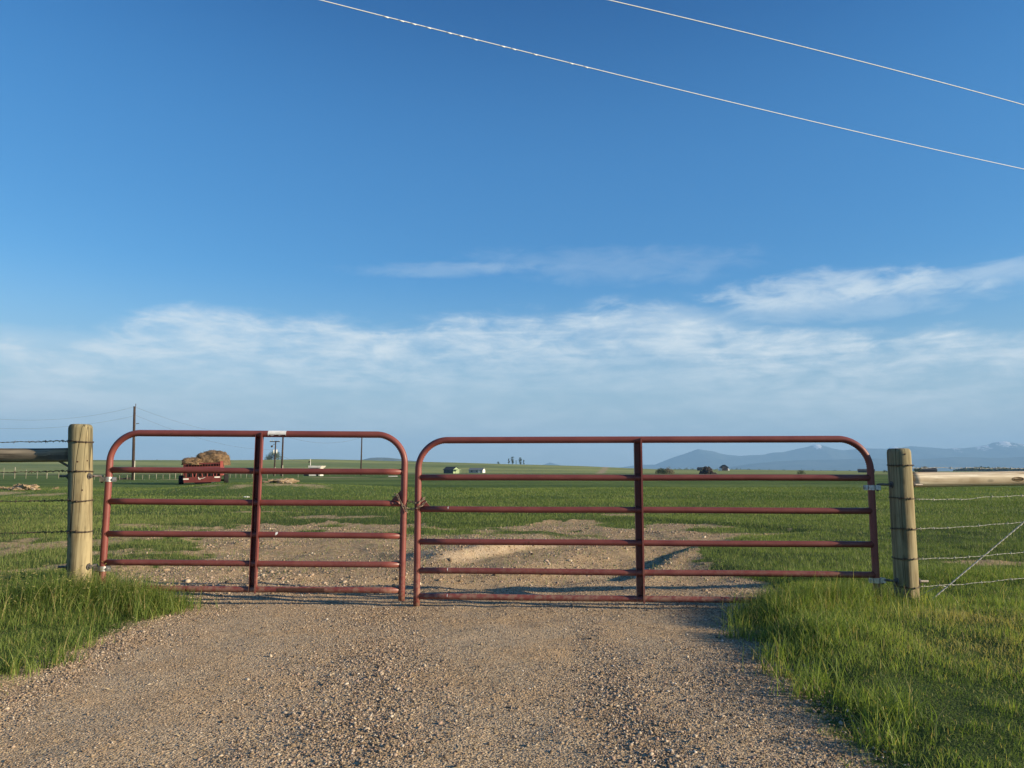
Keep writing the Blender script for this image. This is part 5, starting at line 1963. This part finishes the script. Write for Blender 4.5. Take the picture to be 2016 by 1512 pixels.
tree(312, 940, PX(5, 940), PX(3.2, 940), M_LEAFD, 'tiny lone bush on the green skyline', 'low', seed=22, name='bush', cat='bush')
tree(1300, 290, PX(26, 290), PX(13, 290), M_LEAFD, 'dark green bush on the far side of the field', 'low', n=2500, trunk=0.1, seed=23, name='bush', cat='bush')
tree(1315, 296, PX(20, 296), PX(16.5, 296), M_LEAFT, 'tan bush crowding the dark green one', 'low', n=2500, trunk=0.1, seed=24, name='bush', cat='bush')
tree(1574, 300, PX(15, 300), PX(11, 300), M_LEAFG, 'lone grey-green bush under the snowy peak', 'low', n=1500, trunk=0.1, seed=25, name='bush', cat='bush')
tree(1798, 420, PX(12, 420), PX(12, 420), M_LEAFD, 'dark tree against the half-shaded post', 'round', seed=26)
tree(1806, 424, PX(12, 424), PX(11, 424), M_LEAFD, 'dark tree between the post and the long barn', 'round', seed=27)
tree(1816, 436, PX(16, 436), PX(13.5, 436), M_LEAFT, 'brownish tree rising behind the roof of the long barn', 'round', seed=28)
tree(1738, 600, PX(9, 600), PX(5, 600), M_LEAFD, 'small dark tree between the longer gate and its post', 'low', seed=29)
G_T = 'small trees strung along the horizon'
k_ = 0
for px, w, h in ((1327, 5, 4), (1336, 9, 4.5), (1349, 12, 5), (1361, 10, 3.5), (1398, 9, 3), (1409, 7, 3), (1438, 3, 4), (1448, 6, 5.5), (1455, 3, 4), (1471, 8, 3.5), (1492, 6, 2.5), (1512, 9, 2), (1540, 8, 3), (1597, 7, 3), (1612, 5, 2.5), (1640, 10, 2.5), (1668, 8, 3)):
    tree(px, 800 + 7 * k_, PX(w, 800), PX(h, 800), M_LEAFD, 'small dark tree in the row along the horizon under the mountains', 'low', n=350, trunk=0.1, seed=40 + k_, group=G_T, name='horizon_tree')
    k_ += 1


# dark woods on the low rise at the edge of the picture
def woods():
    rs = np.random.default_rng(5)
    D = 1400
    n = 14000
    px = rs.uniform(1872, 2300, n)
    prof = np.interp(px, [1872, 1900, 1925, 1960, 1990, 2040, 2300], [2, 6, 8.5, 7.5, 6, 5, 5])
    t = rs.uniform(0, 1, n)
    up = t * prof * (0.75 + 0.35 * vnoise(px / 3.0, px * 0, 3))
    yy_ = D + rs.uniform(-60, 200, n)
    X = (px - 1008) / F * yy_
    z = terr(X, yy_) + up / F * yy_ + 0.5
    P = np.stack([X, yy_, z], 1)
    s_ = rs.uniform(0.8, 2.2, n)
    a = rs.normal(0, 1, (n, 3)); a /= np.linalg.norm(a, axis=1)[:, None]
    b_ = np.cross(a, rs.normal(0, 1, (n, 3))); b_ /= np.linalg.norm(b_, axis=1)[:, None]
    V = np.stack([P - a * s_[:, None], P + b_ * s_[:, None], P + a * s_[:, None], P - b_ * s_[:, None]], 1)
    me = mesh_np('far_woods', V.reshape(-1, 3), [np.arange(4 * n).reshape(n, 4)], [M_LEAFD])
    o = bpy.data.objects.new('far_woods', me)
    COL.objects.link(o)
    tag(o, 'far dark woodland covering the low rise above the pale log', 'woods', kind='stuff')


woods()


# ---------------------------------------------------------------- hills and mountains
def mountain_mat():
    m, nt, b, o = new_mat('mountain_rock')
    geo = nt.node('ShaderNodeNewGeometry')
    P = geo.outputs['Position']
    sn = nt.node('ShaderNodeAttribute', attribute_name='snow')
    n = nt.noise(P, 0.004, 7, 0.62)
    n2 = nt.noise(nt.mapping(P, (1, 1, 2.5)), 0.011, 7, 0.72)
    c = nt.mix(nt.ss(n, 0.35, 0.65), (0.030, 0.050, 0.045), (0.085, 0.105, 0.085))
    f = nt.ss(nt.m('ADD', sn.outputs['Fac'], nt.m('MULTIPLY', nt.m('SUBTRACT', n2, 0.5), 2.0)), 0.62, 0.80)
    nt.l.new(nt.mix(f, c, (0.85, 0.87, 0.90)), b.inputs['Base Color'])
    b.inputs['Roughness'].default_value = 0.95
    b.inputs['Specular IOR Level'].default_value = 0.05
    return m


M_MTN = mountain_mat()


def mountains(name, D, prof, depth, mat, seed, snow=(), zbase=-30, rough=0.12, step_px=3):
    pxs = np.arange(prof[0][0], prof[-1][0] + 1, step_px)
    pr = np.interp(pxs, [p[0] for p in prof], [p[1] for p in prof])
    rows = 30
    V = []
    S = []
    nb = len(pxs)
    for j in range(rows + 1):
        t = j / rows                      # 0 foot towards us .. 0.5 crest .. 1 back
        y_ = D + (t - 0.5) * depth
        X = (pxs - 1008) / F * D
        env = np.interp(t, [0, 0.12, 0.3, 0.5, 0.75, 1], [0, 0.10, 0.48, 1.0, 0.5, 0])
        crest = CAM_H + (925 - pr) / F * D
        rid = 1 - np.abs(fbm(X / (0.09 * D) + 5, np.full_like(X, y_) / (0.09 * D), seed, 5))
        z = zbase + (crest - zbase) * env * (1 + rough * (rid - 1) * (1 if abs(t - 0.5) > 0.02 else 0.0) * 3 * (1 - env * 0.6))
        V.append(np.stack([X, np.full_like(X, y_), z], 1))
        sv = np.zeros(nb)
        for px, w_, amt, lo in snow:
            k = np.exp(-((pxs - px) / w_) ** 2)
            sv = np.maximum(sv, amt * k * np.clip((env - lo) / (1 - lo), 0, 1) ** 0.7)
        S.append(sv)
    V = np.concatenate(V)
    S = np.concatenate(S)
    i_ = np.arange((rows + 1) * nb).reshape(rows + 1, nb)
    q = np.stack([i_[:-1, :-1].ravel(), i_[:-1, 1:].ravel(), i_[1:, 1:].ravel(), i_[1:, :-1].ravel()], 1)
    me = mesh_np(name, V, [q], [mat], smooth=True)
    a = me.attributes.new('snow', 'FLOAT', 'POINT')
    a.data.foreach_set('value', S.astype(np.float32))
    o = bpy.data.objects.new(name, me)
    COL.objects.link(o)
    tag(o, kind='structure')
    return o


MT = [(1180, 926), (1230, 919), (1255, 915.5), (1269, 915), (1288, 915), (1305, 908), (1325, 900.5), (1349, 893), (1364, 887.5), (1373, 884.5), (1379, 885.5), (1388, 887), (1403, 889), (1416, 893), (1431, 896), (1453, 898), (1476, 896.5),
      (1498, 896), (1520, 891.5), (1540, 890.5), (1564, 885), (1587, 880.6), (1597, 877), (1604, 875), (1612, 876), (1620, 878), (1639, 883.7), (1658, 887), (1686, 884), (1700, 883), (1719, 883.7), (1743, 884), (1752, 881), (1760, 880),
      (1772, 882), (1790, 879), (1823, 881), (1859, 884), (1875, 882.5), (1894, 883), (1918, 880.6), (1930, 878), (1941, 876.6), (1952, 872), (1960, 870.7), (1974, 868.8), (1989, 872), (2003, 874), (2016, 875.4), (2080, 874), (2200, 880), (2500, 895), (2900, 915)]
mountains('mountains', 13500, MT, 3600, M_MTN, 3, snow=((1604, 11, 1.25, 0.72), (1757, 12, 1.2, 0.80), (1874, 26, 0.75, 0.6), (1930, 22, 0.9, 0.7), (1972, 26, 1.05, 0.72), (2012, 24, 0.8, 0.78), (1390, 14, 0.35, 0.8), (1528, 14, 0.35, 0.4)))
mountains('foothills', 10500, [(1400, 925), (1470, 914), (1520, 909), (1570, 906), (1640, 905), (1720, 903), (1800, 905), (1880, 900), (1960, 902), (2050, 898), (2300, 905), (2600, 920)], 2600, M_MTN, 9)
mountains('peak', 13500, [(1050, 925), (1062, 918), (1070, 914.5), (1082, 911.2), (1088, 912), (1098, 915), (1108, 918), (1120, 925)], 1500, M_MTN, 12, step_px=2)
mountains('hill', 5200, [(640, 930), (690, 910), (715, 905.5), (730, 902), (745, 901), (765, 901.5), (785, 903.5), (800, 906), (830, 909), (880, 913), (1000, 925)], 1500,
          simple('grey_green_hill', (0.085, 0.095, 0.055), 0.95, 0.3, 0.02), 14, step_px=3)

# ---------------------------------------------------------------- haze
hz = MB().box((-EXT - 60, -EXT - 60, -60), (EXT + 60, EXT + 60, 640)).build('haze', M_WHITE)
hz.data.materials.clear()
hm = bpy.data.materials.new('haze_air')
hm.use_nodes = True
nt = NT(hm.node_tree)
for n in list(nt.n):
    nt.n.remove(n)
pv = nt.node('ShaderNodeVolumePrincipled')
pv.inputs['Color'].default_value = (0.33, 0.62, 0.98, 1)
pv.inputs['Density'].default_value = 0.000102
pv.inputs['Anisotropy'].default_value = 0.0
out = nt.node('ShaderNodeOutputMaterial')
nt.l.new(pv.outputs[0], out.inputs['Volume'])
hz.data.materials.append(hm)
tag(hz, kind='stuff', label='pale blue air fading the distant mountains', cat='haze')
